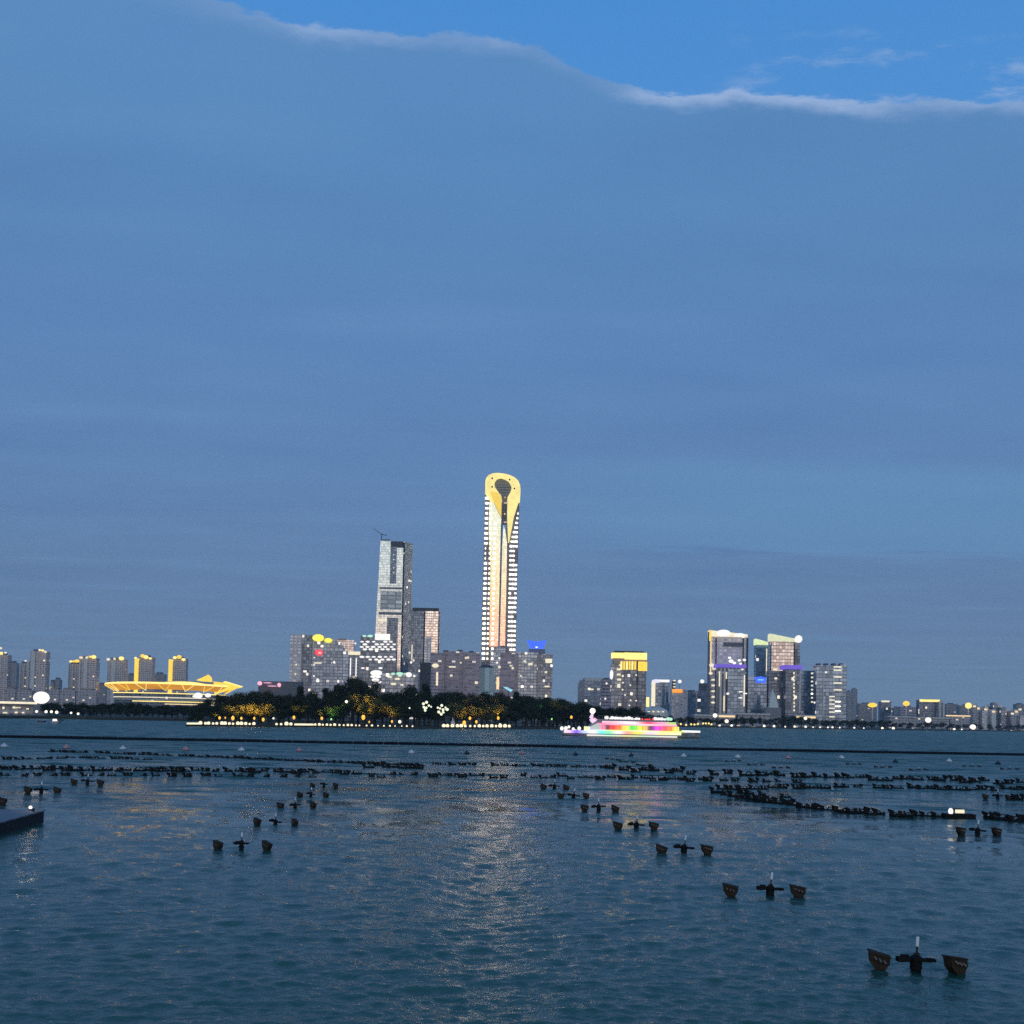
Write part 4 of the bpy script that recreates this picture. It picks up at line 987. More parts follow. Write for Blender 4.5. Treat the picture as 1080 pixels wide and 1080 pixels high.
# mainland trees, left and right
def shore_at(px):
    for (a, b), (c, d) in zip(zip(shore_px, shore), zip(shore_px[1:], shore[1:])):
        if px <= c[0] or c is shore_px[-1]: return b.lerp(d, (px - a[0]) / (c[0] - a[0]))
def main_tree(px, dY, top, label, group, style='round', wf=1.):
    y = shore_at(px).y + dY; p = at(px, 757, y); h = max(2.5, at(px, top, y).z - LAND)
    tree(p.x, y, LAND - .05, h, min(max(h * rt.uniform(.8, 1.1), 5), 16) * wf, style, label, group)
px = 46.
while px < 222:
    main_tree(px, rt.uniform(26, 70), 739.4 + rt.uniform(-1.6, 2.2) + (1.2 if px > 150 else 0), 'dark tree on the left mainland shore below the towers and stadium', 'back trees on the left mainland shore', wf=1.5); px += rt.uniform(5.5, 8)
px = 60.
while px < 214:
    main_tree(px, rt.uniform(8, 20), 746.5 + rt.uniform(-2, 3), 'low dark tree close to the water on the left mainland shore', 'waterside trees on the left mainland shore', wf=1.5); px += rt.uniform(8, 12)
for px in (-66, -52, -38, -24, -10): main_tree(px, 40, 741, 'dark tree behind the lakeside hall at the left edge', 'trees behind the lakeside hall', wf=1.4)
def rtop(px):
    P_ = [(660, 752), (700, 752.5), (735, 756), (760, 757.5), (775, 755), (792, 754), (806, 757.5), (826, 755), (842, 754), (858, 757), (880, 758.5), (900, 758), (950, 760), (1000, 762), (1040, 763.5), (1085, 764), (1120, 765)]
    for (a, b), (c, d) in zip(P_, P_[1:]):
        if a <= px <= c: return b + (d - b) * (px - a) / (c - a)
    return 765
px = 664.
while px < 1110:
    s_ = 'below the right-hand towers' if px < 895 else 'along the far right shore'
    main_tree(px, rt.uniform(16, 36), rtop(px) + rt.uniform(-1.2, 1.4), 'dark tree on the mainland shore ' + s_, 'shore trees ' + s_, wf=1.5); px += rt.uniform(7, 10)
px = 668.
while px < 1110:
    s_ = 'below the right-hand towers' if px < 895 else 'along the far right shore'
    main_tree(px, rt.uniform(8, 14), rtop(px) + rt.uniform(3, 5.2), 'low dark tree at the water edge ' + s_, 'low waterside trees ' + s_, wf=1.5); px += rt.uniform(10, 15)

# ================================================================== lamps along the shores
def lamp_post(px, py, Y, r, mat, label, group, zb=None, name='shore_lamp', sz=1.):
    zb = LAND if zb is None else zb; r *= .66
    p = at(px, py, Y); t = thing(name, label, 'lamp', (p.x, Y, zb), group)
    mb = MB(); mb.tube((p.x, Y, zb - .05), (p.x, Y, max(zb + .1, p.z - r * .8 * sz)), .09, .07, 6); obj('post', mb, M_dark, t)
    mb = MB(); mb.ball((p.x, Y, max(p.z, zb + r * .6)), r, 12, 8, sz); obj('globe', mb, mat, t, smooth=True)
    return t
G_str = glow('promenade_lamp_glass', (1, .86, .58), 1.35, .1)
def string(x0, x1, step, dy, lab, grp, r0, r1=None):
    px = x0; nx = x0
    while nx <= x1 + .01:
        px = nx + rt.uniform(-.7, .7); p = isl_at(px); f = (px - x0) / max(1, x1 - x0)
        q_ = wat(px, isl_y(px)); yb = p.y + 1.2; 
        c_ = at(px, isl_y(px) - 2.6 + dy, yb)
        r = (r0 + ((r1 or r0) - r0) * f) * rt.uniform(.6, 1.15)
        t = thing('promenade_lamp', lab, 'lamp', (c_.x, yb, .7), grp)
        mb = MB(); mb.tube((c_.x, yb, .65), (c_.x, yb, max(.8, c_.z)), .12, .10, 6); obj('post', mb, M_dark, t)
        mb = MB(); mb.ball((c_.x, yb, max(c_.z, .7 + r * .7)), r, 10, 7); obj('globe', mb, G_str, t, smooth=True)
        nx += step
def isl_y(px):
    for (a, b), (c, d) in zip(isl_px, isl_px[1:]):
        if px <= c or c == isl_px[-1][0]: return b + (d - b) * (px - a) / (c - a)
string(212, 268, 4.3, 0, 'round promenade lamp in the row at the left end of the island', 'promenade lamps at the left end of the island', .62)
string(292, 307, 4.8, 0, 'round promenade lamp in the group of four on the island edge', 'promenade lamps in the group of four', .70)
string(332, 380, 4.3, 0, 'round promenade lamp in the row right of the light strip', 'promenade lamps right of the light strip', .58, .5)
string(386, 436, 6.2, 0, 'faint round promenade lamp on the island below the pale green tower', 'faint promenade lamps', .46, .34)
string(468, 541, 4.6, -.3, 'round promenade lamp in the row in front of the tall tower', 'promenade lamps in front of the tall tower', .72, .86)
for x0, x1, lab in ((197.6, 209.4, 'lit strip at the left tip of the island'), (311, 330, 'lit strip in the middle of the island lamp rows')):
    a, c_ = at(x0, isl_y(x0) - 2.4, isl_at(x0).y + 1), at(x1, isl_y(x1) - 2.4, isl_at(x1).y + 1)
    t = thing('light_strip', lab, 'light strip', ((a.x + c_.x) / 2, (a.y + c_.y) / 2, .7))
    mb = MB(); mb.tube(a, c_, .5, .5, 8); obj('tube', mb, G_str, t)
    for f in (.1, .5, .9):
        p = a.lerp(c_, f); mb = MB(); mb.tube((p.x, p.y, .65), p, .08, .08, 5); obj('post', mb, M_dark, t)
# amber floodlights under the willows: the fixture glows, a point lamp lights the crowns
def flood(px, py, dY, r, watts, lab, col=(1, .50, .12), mat=None, sz=1.3):
    r *= .40; y = isl_at(px).y + dY; p = at(px, py, y); z = max(p.z, .7 + r * 1.0)
    t = thing('floodlight', lab, 'floodlight', (p.x, y, .7))
    mb = MB(); mb.tube((p.x, y, .65), (p.x, y, z - r * sz * .8), .15, .12, 6); obj('stem', mb, M_dark, t)
    mb = MB(); mb.lathe((p.x, y, z), [(r * .5, -r * sz), (r, -r * .3), (r * .95, r * .5), (r * .5, r * sz)], 10); obj('head', mb, mat or G_amber, t, smooth=True)
    if watts:   # the beam leans back into the crowns, away from the lake
        l = bpy.data.lights.new('floodlight_lamp', 'SPOT'); l.energy = watts * 9; l.color = col; l.shadow_soft_size = 1.2; l.spot_size = R(100); l.spot_blend = .9
        o = bpy.data.objects.new('floodlight_lamp', l); C.objects.link(o); o.location = (p.x, y - r * .6 - .6, z + r * .5)
        o.rotation_euler = Vector((rt.uniform(-.2, .2), .50, .86)).to_track_quat('-Z', 'Y').to_euler()
AMB = (1, .50, .12)
for px, py, dY, r, w_, lab in ((231.6, 757.2, 5, 1.1, 5200, 'amber floodlight leftmost under the lit willows'), (237.6, 757, 5, .7, 0, 'small amber floodlight beside the leftmost one'), (245.6, 757.4, 6, 1.5, 8200, 'wide amber floodlight in the middle of the left willows'),
        (254.6, 757.6, 5, 1.0, 4200, 'narrow amber floodlight right of the wide one'), (268.2, 757.6, 5, 1.0, 5200, 'pointed amber floodlight near the end of the left lamp row'), (277.6, 759, 4, 1.3, 5200, 'cream floodlight just past the left lamp row'),
        (310, 756.8, 5, 1.3, 3800, 'amber floodlight between the group of four and the strip'), (339.4, 757.6, 5, 1.2, 3200, 'yellow floodlight right of the light strip'), (383.2, 756.6, 6, 1.9, 9000, 'large amber floodlight under the tallest clump'),
        (389.4, 761.4, 3, .8, 0, 'small amber floodlight by the water under the tallest clump'), (413.4, 761, 4, 1.0, 2200, 'amber floodlight in the faint lamp row'), (489.6, 762.6, 3, 2.0, 9000, 'brightest amber floodlight at the foot of the lit willows'),
        (495.6, 757.6, 7, 1.4, 7000, 'amber floodlight behind the brightest one'), (502.4, 761.4, 4, 1.4, 4200, 'amber floodlight right of the brightest one'), (525.4, 757.4, 6, 1.5, 7000, 'amber floodlight at the right end of the lit willows'),
        (602.6, 756.4, 8, 1.5, 4800, 'amber floodlight behind the stern of the cruise boat')):
    flood(px, py, dY, r, w_, lab)
for px, py, dY, r, w_, lab in ((349.4, 758.6, 5, .8, 1200, 'green floodlight on the island below the office block'), (582, 758.4, 8, .9, 1800, 'green floodlight near the right end of the island')):
    flood(px, py, dY, r, w_, lab, (.35, 1, .25), glow('green_flood_light', (.45, 1, .3), 1.0))
for px, py, r, lab in ((365.4, 740, .9, 'white lamp high in the tallest clump of trees'), (288.4, 757.6, .6, 'white lamp on the island left of the group of four'), (421.6, 761.2, 1.0, 'cream lamp at the faint end of the lamp row'), (527.4, 764.2, .9, 'cream lamp at the right of the willow lamps'), (432, 746.8, .5, 'tiny white lamp in the trees left of the white lanterns')):
    b_ = isl_at(px); lamp_post(px, py, b_.y + 7.5, r, G_ball, lab, None, .7, 'park_lamp')
rl = random.Random(8)
for cx_, cy_, n_, sx_, sy_, lab in ((451, 744.6, 9, 4.6, 5, 'white lantern in the left cluster hung in the island trees'), (467, 748.4, 13, 5.4, 6.5, 'white lantern in the right cluster hung in the island trees')):
    for j in range(n_):
        px, py = cx_ + rl.uniform(-1, 1) * sx_, cy_ + rl.uniform(-1, 1) * sy_; y = isl_at(px).y + 5.5 + rl.uniform(-.6, .6); p = at(px, py, y); r = rl.uniform(.35, .62)
        t = thing('tree_lantern', lab, 'lantern', (p.x, y, p.z - r), lab.replace('white lantern in', 'white lanterns of').split(' hung')[0])
        mb = MB(); mb.ball(p, r, 10, 7); obj('globe', mb, glow('lantern_light', (.95, 1, .72), 1.2, .1) if 'lantern_light' not in MATS else MATS['lantern_light'], t, smooth=True)
        mb = MB(); mb.tube(p + Vector((0, 0, r * .9)), p + Vector((0, 0, r + .9)), .04, .04, 5); obj('cord', mb, M_dark, t)
# small lit shrine-like tents between the clusters and the willows
tn = thing('garden_tent', 'small pale pointed tent on the island left of the lit willows', 'tent', tuple(at(477.4, 762, isl_at(477).y + 6)))
p = at(477.4, 762, isl_at(477).y + 6); mb = MB(); mb.lathe((p.x, p.y, .6), [(1.0, 0), (1.0, 1.6), (1.15, 1.7), (.5, 2.9), (.05, 4.4)], 8); obj('canvas', mb, M_pale, tn)

# lamps on the mainland shores
for px, py, r in ((38.6, 750.4, .95), (48.6, 750.6, 1.05), (54.2, 750.6, 1.0), (59.8, 751.2, 1.15)):
    lamp_post(px, py, shore_at(px).y + 5, r, G_ball, 'white shore lamp in the row of four right of the lakeside hall', 'shore lamps right of the lakeside hall')
for px, py, r, lab in ((75, 751.8, .8, 'left of two small shore lamps under the left trees'), (82.4, 752.8, .9, 'right of two small shore lamps under the left trees')): lamp_post(px, py, shore_at(px).y + 5, r, G_ball, lab, None)
for px in (732.4, 736.2, 741.6, 744.4, 747.6, 750.4, 718, 723.6, 729):
    lamp_post(px, 764.2 + rl.uniform(-1.4, .8), shore_at(px).y + 6, 1.3, G_goldpale, 'yellow shore lamp in the crowded row right of the cruise boat', 'yellow shore lamps right of the cruise boat')
for px, py, r in ((759, 765.6, 1.4), (771.6, 766, 1.7), (806, 766.2, 1.9), (816.4, 766.4, 1.8), (828.2, 766.8, 1.2), (838, 766.4, 1.6), (849.6, 767.6, 1.7), (857.6, 767.6, 1.1), (865, 768, 1.2), (873.2, 768.2, 1.3), (878, 768, 1.5), (885.6, 768.4, 1.2)):
    lamp_post(px, py, shore_at(px).y + 5, r, G_ball, 'white shore lamp in the spaced row below the right-hand towers', 'white shore lamps below the right-hand towers', sz=1.15)
for px, py, r in ((901, 768.8, 1.5), (911, 769.2, 1.2), (930.6, 770, 2.0), (942.2, 770, 2.3), (1006.4, 770.8, 2.2), (1014.4, 770.4, 1.5)):
    lamp_post(px, py, shore_at(px).y + 6, r, G_ball, 'white shore lamp at the water edge of the far right shore', 'white shore lamps along the far right shore')
for px, py, r, lab in ((754.2, 754.6, 3.2, 'large white ball lamp at the foot of the white crowned tower'), (766.4, 760.6, 2.8, 'white ball lamp among the trees below the violet band tower'), (849.4, 757.6, 2.7, 'white ball lamp in front of the blue grey block'), (979, 759.4, 5.2, 'bright white lamp among the far right sheds'), (1026, 766.8, 5.6, 'bright white lamp on the pier at the far right shore')):
    lamp_post(px, py, shore_at(px).y + (18 if px < 1000 else 3), r, G_ball, lab, None, sz=.9, name='ball_lamp')
def low_light(x0, x1, py, lab, mat):
    a, c_ = at(x0, py, shore_at(x0).y + 3), at(x1, py, shore_at(x1).y + 3)
    t = thing('landing_stage', lab, 'landing stage', ((a.x + c_.x) / 2, (a.y + c_.y) / 2, 0))
    mb = MB(); mb.tube((a.x, a.y, a.z), (c_.x, c_.y, c_.z), .7, .7, 6); obj('light_rail', mb, mat, t)
    mb = MB(); mb.prism([(a.x, a.y - 1), (c_.x, c_.y - 1), (c_.x, c_.y + 2), (a.x, a.y + 2)], -.5, max(.4, min(a.z, c_.z) - .8)); obj('deck', mb, M_pale, t)
low_light(783, 797, 767.2, 'lit landing stage below the slim dark tower', G_cream)
low_light(916, 921.4, 770.2, 'short lit landing stage on the far right shore', G_cream)
low_light(1012, 1024, 771.0, 'pale pier beside the bright white lamp', M_pale)
low_light(1034, 1046, 770.8, 'pale pier right of the bright white lamp', M_pale)
low_light(1070, 1084, 772.2, 'white pier at the right edge of the photo', M_pale)
# ================================================================== cruise boat with LED bands
YB = wat(660, 777.2).y; kb = YB / F
def bq(px, py): a = at(px, py, YB); return a.x, a.z
def bz(py, px=665): return at(px, py, YB).z
boat = thing('cruise_boat', 'long cruise boat outlined in rainbow coloured lights, crossing before the island', 'boat', (at(665, 777, YB).x, YB, 0))
M_hull = plain('hull_paint', (.26, .28, .32), .5, 0, .15, .3)
M_deck = plain('deck_grey', (.30, .30, .31), .7)
def hull(part, st, mat, parent=boat):
    """stations (px, halfwidth m, keel z, deck z): lofted V-section"""
    mb = MB(); rings = []
    for px, hw, z0, z1 in st:
        x = at(px, 774, YB).x
        rings.append([(x, YB - hw, z1), (x, YB - hw * .92, z0 + (z1 - z0) * .45), (x, YB - hw * .35, z0), (x, YB + hw * .35, z0), (x, YB + hw * .92, z0 + (z1 - z0) * .45), (x, YB + hw, z1)])
    for a, b in zip(rings, rings[1:]):
        for i in range(6): j = (i + 1) % 6; mb.face([a[i], a[j], b[j], b[i]])
    mb.face(rings[0]); mb.face(list(reversed(rings[-1])))
    return obj(part, mb, mat, parent)
hull('hull', [(593, 2.0, -.3, 1.35), (600, 3.2, -.7, 1.25), (620, 4.2, -.9, 1.3), (660, 4.6, -.9, 1.35), (700, 4.4, -.9, 1.5), (718, 3.4, -.8, 1.75), (730, 1.7, -.5, 2.05), (738.4, .25, .3, 2.35)], M_hull)
LEDN = [0]
def seg_band(part, cols, z0, z1, y, th=.35):
    """one LED strip whose colours run into each other along its length"""
    LEDN[0] += 1; m, n, b = newmat('led_strip_%d' % LEDN[0]); tc = n.new('ShaderNodeTexCoord'); sp = n.new('ShaderNodeSeparateXYZ'); n.link(tc.outputs['Generated'], sp.inputs[0])
    pa, pb = cols[0][0], cols[-1][1]
    st = [(((a + b_) / 2 - pa) / (pb - pa), tuple(v ** 1.9 * s * 1.0 for v in c)) for a, b_, c, s in cols]
    b.inputs['Base Color'].default_value = (.2, .2, .2, 1)
    n.link(n.ramp(sp.outputs[0], st, 'B_SPLINE' if len(st) > 20 else 'EASE'), b.inputs['Emission Color']); b.inputs['Emission Strength'].default_value = 1.0
    xa, xb = at(pa, 770, YB).x, at(pb, 770, YB).x
    mb = MB(); mb.box(((xa + xb) / 2, y, (z0 + z1) / 2), (xb - xa, th, z1 - z0)); obj(part, mb, m, boat)
W_, PKc, RD, ORc, YL, GR, CY, VI, MG = (1, .97, .95), (1, .45, .62), (1, .06, .10), (1, .42, .06), (1, .88, .25), (.18, .95, .22), (.40, 1, .92), (.50, .30, 1), (.95, .10, .85)
def px_of(a, b): return a, b
hw0 = 4.75
seg_band('hull_light', [(594, 601, (1, .8, .9), 1.2), (601, 612, VI, 1.0), (612, 620, (.75, .8, 1), 1.1), (620, 628, W_, 1.3), (628, 636, CY, 1.1), (636, 646, (.5, 1, .7), 1.0), (646, 656, (1, .85, .9), 1.3), (656, 664, (1, .62, .5), 1.1), (664, 678, YL, 1.15), (678, 690, (1, .8, .85), 1.2), (690, 704, (1, .92, .55), 1.2), (704, 716, (.95, 1, .7), 1.1)], 1.0, 1.95, YB - hw0)
seg_band('waterline_light', [(618, 634, W_, .9), (634, 650, (.8, 1, .9), .9), (650, 668, (1, .95, .6), .9), (668, 690, (.85, 1, .85), .8), (690, 712, W_, .85)], .15, .65, YB - 4.45, .3)
# main saloon, upper saloon, roofs
def cabin(part, pa, pb, z0, z1, hw, mat, cut=1.6):
    xa, xb = at(pa, 766, YB).x, at(pb, 766, YB).x
    mb = MB(); mb.slab([(xa, z0), (xb, z0), (xb - cut * 1.7, z1), (xa + cut, z1)], YB - hw, YB + hw); return obj(part, mb, mat, boat)
cabin('saloon', 614, 724, 1.35, 3.7, 3.7, M_hull, 2.6)
cabin('upper_saloon', 622, 714, 3.7, 5.2, 3.3, M_hull, 2.2)
cabin('top_deck', 628, 706, 5.2, 5.75, 3.0, M_deck, 1.0)
seg_band('window_light', [(632, 637.6, PKc, 1.1), (637.6, 641, (.5, .04, .08), .7), (641, 649, RD, 1.15), (649, 655, ORc, 1.2), (655, 661.6, YL, 1.25), (661.6, 669.6, GR, 1.1), (669.6, 676, (.85, .95, .2), 1.1), (676, 682.6, (1, .75, .2), 1.0), (682.6, 686, (.35, .04, .4), .8), (686, 696, MG, 1.15), (696, 701.6, (1, .25, .35), 1.1), (701.6, 708, ORc, 1.2), (708, 714, YL, 1.2)], 2.2, 3.75, YB - 3.95)
for j in range(14):   # dark mullions break the window light
    px = 634 + j * 6; a = at(px, 768, YB); mb = MB(); mb.box((a.x, YB - 4.1, 2.85), (.10, .1, 1.5)); obj('mullion', mb, M_dark, boat)
for z, pa, pb, y in ((4.25, 627, 713, 3.85), (6.35, 630, 705, 3.0)):
    mb = MB(); xa, xb = at(pa, 766, YB).x, at(pb, 766, YB).x
    mb.tube((xa, YB - y, z + .5), (xb, YB - y, z + .5), .035, .035, 5)
    for j in range(19): x = xa + (xb - xa) * j / 18; mb.tube((x, YB - y, z - .5), (x, YB - y, z + .5), .03, .03, 5)
    obj('railing', mb, M_hull, boat)
seg_band('deck_line', [(628, 640, PKc, 1.1), (640, 660, (1, .6, .68), 1.2), (660, 690, (1, .75, .78), 1.25), (690, 712, (1, .6, .72), 1.1)], 3.85, 4.45, YB - 3.8, .3)
seg_band('deck_line', [(616, 634, (.85, .88, 1), 1.0), (634, 664, YL, 1.2), (664, 690, (1, .95, .7), 1.2), (690, 716, YL, 1.15), (716, 720, (.9, 1, .4), 1.1)], 1.95, 2.3, YB - 4.05, .3)
seg_band('upper_light', [(634, 650, (1, .72, .80), 1.2), (650, 674, (1, .95, .95), 1.4), (674, 690, (1, .22, .35), 1.05), (690, 704, (1, .62, .78), 1.2), (704, 711, (.75, 1, .4), 1.0)], 4.35, 5.15, YB - 3.5, .3)
rb = random.Random(2)
xs_ = 639.
while xs_ < 707:
    c, s = (G_white if xs_ < 676 or 688 < xs_ < 703 else MATS['red_sign'] if xs_ < 689 else MATS['green_light']), rb.uniform(.3, .75)
    if 676 <= xs_ < 688: s *= .7
    a = at(xs_, 762, YB); mb = MB(); mb.ball((a.x, YB - 2.2, 5.75 + s * .7), s, 10, 7, .8); obj('roof_lamp', mb, c, boat, smooth=True); xs_ += rb.uniform(2.2, 3.6)
for px in (650, 672, 694):
    a = at(px, 760, YB); mb = MB(); mb.tube((a.x, YB, 5.7), (a.x, YB, 7.4), .06, .05, 5); obj('mast', mb, M_hull, boat)
# stern figurehead: a swan-like neck bearing a lantern
def npt(px, py): x, z = bq(px, py); return (x, YB - .5, z)
mb = MB(); mb.path([npt(634, 766), npt(629.6, 763.4), npt(625.4, 760.6), npt(623.2, 757.6), npt(624.2, 754.6), npt(624.9, 752.2)], [1.5, 1.15, .85, .66, .5, .3], 8); obj('stern_neck', mb, glow('lilac_neck_light', (.95, .72, 1), .95), boat, smooth=True)
mb = MB(); mb.path([(lambda p: (p[0], p[1] - 1.2, p[2]))(npt(*p)) for p in ((640, 764.6), (633, 762.4), (628.6, 759.2), (626.4, 757))], [.25, .28, .28, .15], 6); obj('neck_light', mb, glow('pink_neck_light', (1, .35, .5), 1.2), boat, smooth=True)
a = npt(624.9, 749.8); mb = MB(); mb.ball(a, .92, 12, 8); obj('lantern', mb, glow('lantern_peach_light', (1, .80, .70), 2.2, .05), boat, smooth=True)
x0, z0 = bq(616, 771)
mb = MB(); mb.slab([bq(615, 772.4), bq(634, 772), bq(634, 764), bq(627, 763.4), bq(619, 767.6)], YB - 4.1, YB + 3); obj('stern_house', mb, glow('pale_mint_wall_light', (.80, .92, .88), .62), boat)
seg_band('stern_light', [(615, 621, (.95, 1, .6), 1.2)], 1.9, 3.2, YB - 4.25)
for px, py, r in ((592.4, 768.2, .62), (596.6, 768.0, .6), (599.8, 766.6, .45), (610.6, 768.2, .6), (604.4, 768.8, .5), (606.8, 770.6, .4)):
    a = at(px, py, YB); mb = MB(); mb.ball((a.x, YB - 1.2, a.z), r, 10, 7, 1.1); l_ = obj('stern_lamp', mb, G_white, boat, smooth=True)
    mb = MB(); mb.tube((a.x, YB - 1.2, 1.2), (a.x, YB - 1.2, a.z - r * .8), .08, .06, 5); obj('lamp_post', mb, M_hull, boat)
seg_band('bow_light', [(716, 737.4, W_, 1.25)], 1.95, 2.6, YB - 1.9, .3)
cabin('bow_rail', 716, 737, 1.8, 2.0, 1.6, M_hull, .4)

b2 = wat(58, 762.6); sb = thing('motor_boat', 'tiny white motor boat on the lake left of the stadium', 'boat', (b2.x, b2.y, 0))
mb = MB(); mb.slab([(b2.x - 1.6, .55), (b2.x - 1.2, -.2), (b2.x + 1.2, -.2), (b2.x + 2.0, .8)], b2.y - .8, b2.y + .8); obj('hull', mb, M_hull, sb)
mb = MB(); mb.slab([(b2.x - .7, .5), (b2.x + .7, .5), (b2.x + .3, 1.5), (b2.x - .6, 1.5)], b2.y - .6, b2.y + .6); obj('cabin', mb, G_white, sb)
for px, py, lab in ((43.6, 761.6, 'tiny dark rowing boat left of the white motor boat'), (63, 760, 'tiny dark rowing boat beyond the white motor boat')):
    c_ = wat(px, py); o = MB(); o.slab([(c_.x - 1.5, .5), (c_.x - 1.0, -.2), (c_.x + 1.0, -.2), (c_.x + 1.5, .5)], c_.y - .6, c_.y + .6); tag(obj('rowing_boat', o, M_dark, None, (c_.x, c_.y, 0)), lab, 'boat')

# ================================================================== floating boom and buoys
M_boom = plain('boom_navy', (.010, .012, .020), .95, 0, .4, .5, .08)
L0, L1 = wat(-140, 775.4), wat(1230, 799.6)
bm_ = thing('floating_boom', 'long dark floating boom stretched straight across the lake', 'boom', tuple(L0.lerp(L1, .5)))
nseg = 90
for i in range(nseg):
    a, c_ = L0.lerp(L1, i / nseg), L0.lerp(L1, (i + .985) / nseg)
    sag = lambda t: Vector((0, math.sin(t * 31) * .35, math.sin(t * 57) * .03))
    a, c_ = a + sag(i / nseg), c_ + sag((i + .985) / nseg); d = (c_ - a)
    mb = MB(); mb.path([a + Vector((0, 0, .12)), a + d * .04 + Vector((0, 0, .18)), a + d * .96 + Vector((0, 0, .18)), c_ + Vector((0, 0, .12))], [.14, .33, .33, .14], 9); obj('float', mb, M_boom, bm_, smooth=True)
M_bw = plain('buoy_white', (.60, .60, .60), .5, 0, .15, 2); M_bp = plain('buoy_faded_red', (.50, .26, .24), .5, 0, .2, 2)
by = [(4.4, 788, 1), (70, 789.4, 0), (129.6, 790.6, 1), (196, 791.4, 0), (254.6, 792, 1), (315.6, 792.4, 0), (434, 794.6, 1), (550.4, 795.2, 0), (721, 798.4, 1), (778, 799.4, 1), (831.4, 800.2, 0), (887.6, 800, 1), (1001, 803.6, 1), (492.4, 795.4, 2), (607, 796.6, 2), (665.6, 797.6, 2), (944.4, 804.2, 2), (1052.6, 806, 2)]
nw = ['below the left end of the boom', 'above the left fountain row', 'left of the stadium reflection', 'below the left tip of the island', 'between the two left reds', 'below the office block', 'below the pale green tower', 'right of the tower reflection', 'below the cruise boat bow', 'below the violet band tower', 'under the right-hand towers', 'above the right fountain ring', 'near the right end of the boom', 'in the tower reflection', 'right of the tower reflection', 'below the cruise boat', 'left of the right white buoy', 'at the right edge']
for (px, py, c_), wh in zip(by, nw):
    p = wat(px, py); mb = MB(); s = 1. if c_ < 2 else .8
    mb.lathe((p.x, p.y, 0), [(.18 * s, -.2), (.46 * s, -.02), (.52 * s, .16), (.36 * s, .36), (.14 * s, .44), (.09 * s, .62)], 12)
    tag(obj('buoy', mb, [M_bp, M_bw, M_dark][c_], None, (p.x, p.y, 0), smooth=True), ['faded red', 'white', 'black'][c_] + ' buoy floating ' + wh, 'buoy', 'buoys along the boom')

# ================================================================== floating dock at the left
dk = thing('floating_dock', 'grey floating dock reaching in from the left edge, one lit lamp on it', 'dock', (wat(10, 860).x, wat(10, 860).y, 0))
ZD = .62
c1, c2 = wat(46.5, 854.2, ZD), wat(2, 866.2, ZD); d = (c2 - c1).normalized(); c2 = c1 + d * 34; nrm = Vector((-d.y, d.x, 0))
if nrm.x > 0: nrm = -nrm
c3 = wat(41.5, 851.6, ZD); wv = (c3 - c1); wv = nrm * 7.5
mb = MB(); mb.prism([(p.x, p.y) for p in (c2, c1, c1 + wv, c2 + wv)], -.35, ZD - .07); obj('pontoon', mb, plain('pontoon_black', (.012, .012, .014), .7, 0, .3, 1), dk)
m, n, b = newmat('deck_boards')
tc = n.new('ShaderNodeTexCoord'); wv_ = n.new('ShaderNodeTexWave'); wv_.inputs['Scale'].default_value = 2.2; wv_.inputs['Distortion'].default_value = .6; n.link(tc.outputs['Object'], wv_.inputs[0])
n.link(n.mix(wv_.outputs[1], (.13, .13, .135), (.24, .24, .245)), b.inputs['Base Color']); b.inputs['Roughness'].default_value = .8
mb = MB(); e = nrm * .06; mb.prism([(p.x, p.y) for p in (c2 - e, c1 - e - d * .06, c1 + wv + e - d * .06, c2 + wv + e)], ZD - .066, ZD); obj('deck', mb, m, dk)
lp = wat(32, 855.2, ZD)
lt = thing('deck_lamp', 'small lit lamp on the end of the grey floating dock', 'lamp', (lp.x, lp.y, ZD))
mb = MB(); mb.tube((lp.x, lp.y, ZD), (lp.x, lp.y, ZD + .10), .07, .06, 8); obj('base', mb, M_dark, lt)
mb = MB(); mb.ball((lp.x, lp.y, ZD + .18), .09, 12, 8, .9); obj('globe', mb, G_ball, lt, smooth=True)
l = bpy.data.lights.new('deck_lamp_light', 'POINT'); l.energy = 4; l.color = (1, .8, .5); l.shadow_soft_size = .1
o = bpy.data.objects.new('deck_lamp_light', l); C.objects.link(o); o.location = (lp.x, lp.y, ZD + .5)
for f in (.02, .35):
    p = c1 + d * (34 * f + .3) + nrm * .2; mb = MB(); mb.tube((p.x, p.y, ZD), (p.x, p.y, ZD + .16), .06, .08, 8); obj('bollard', mb, M_dark, dk)

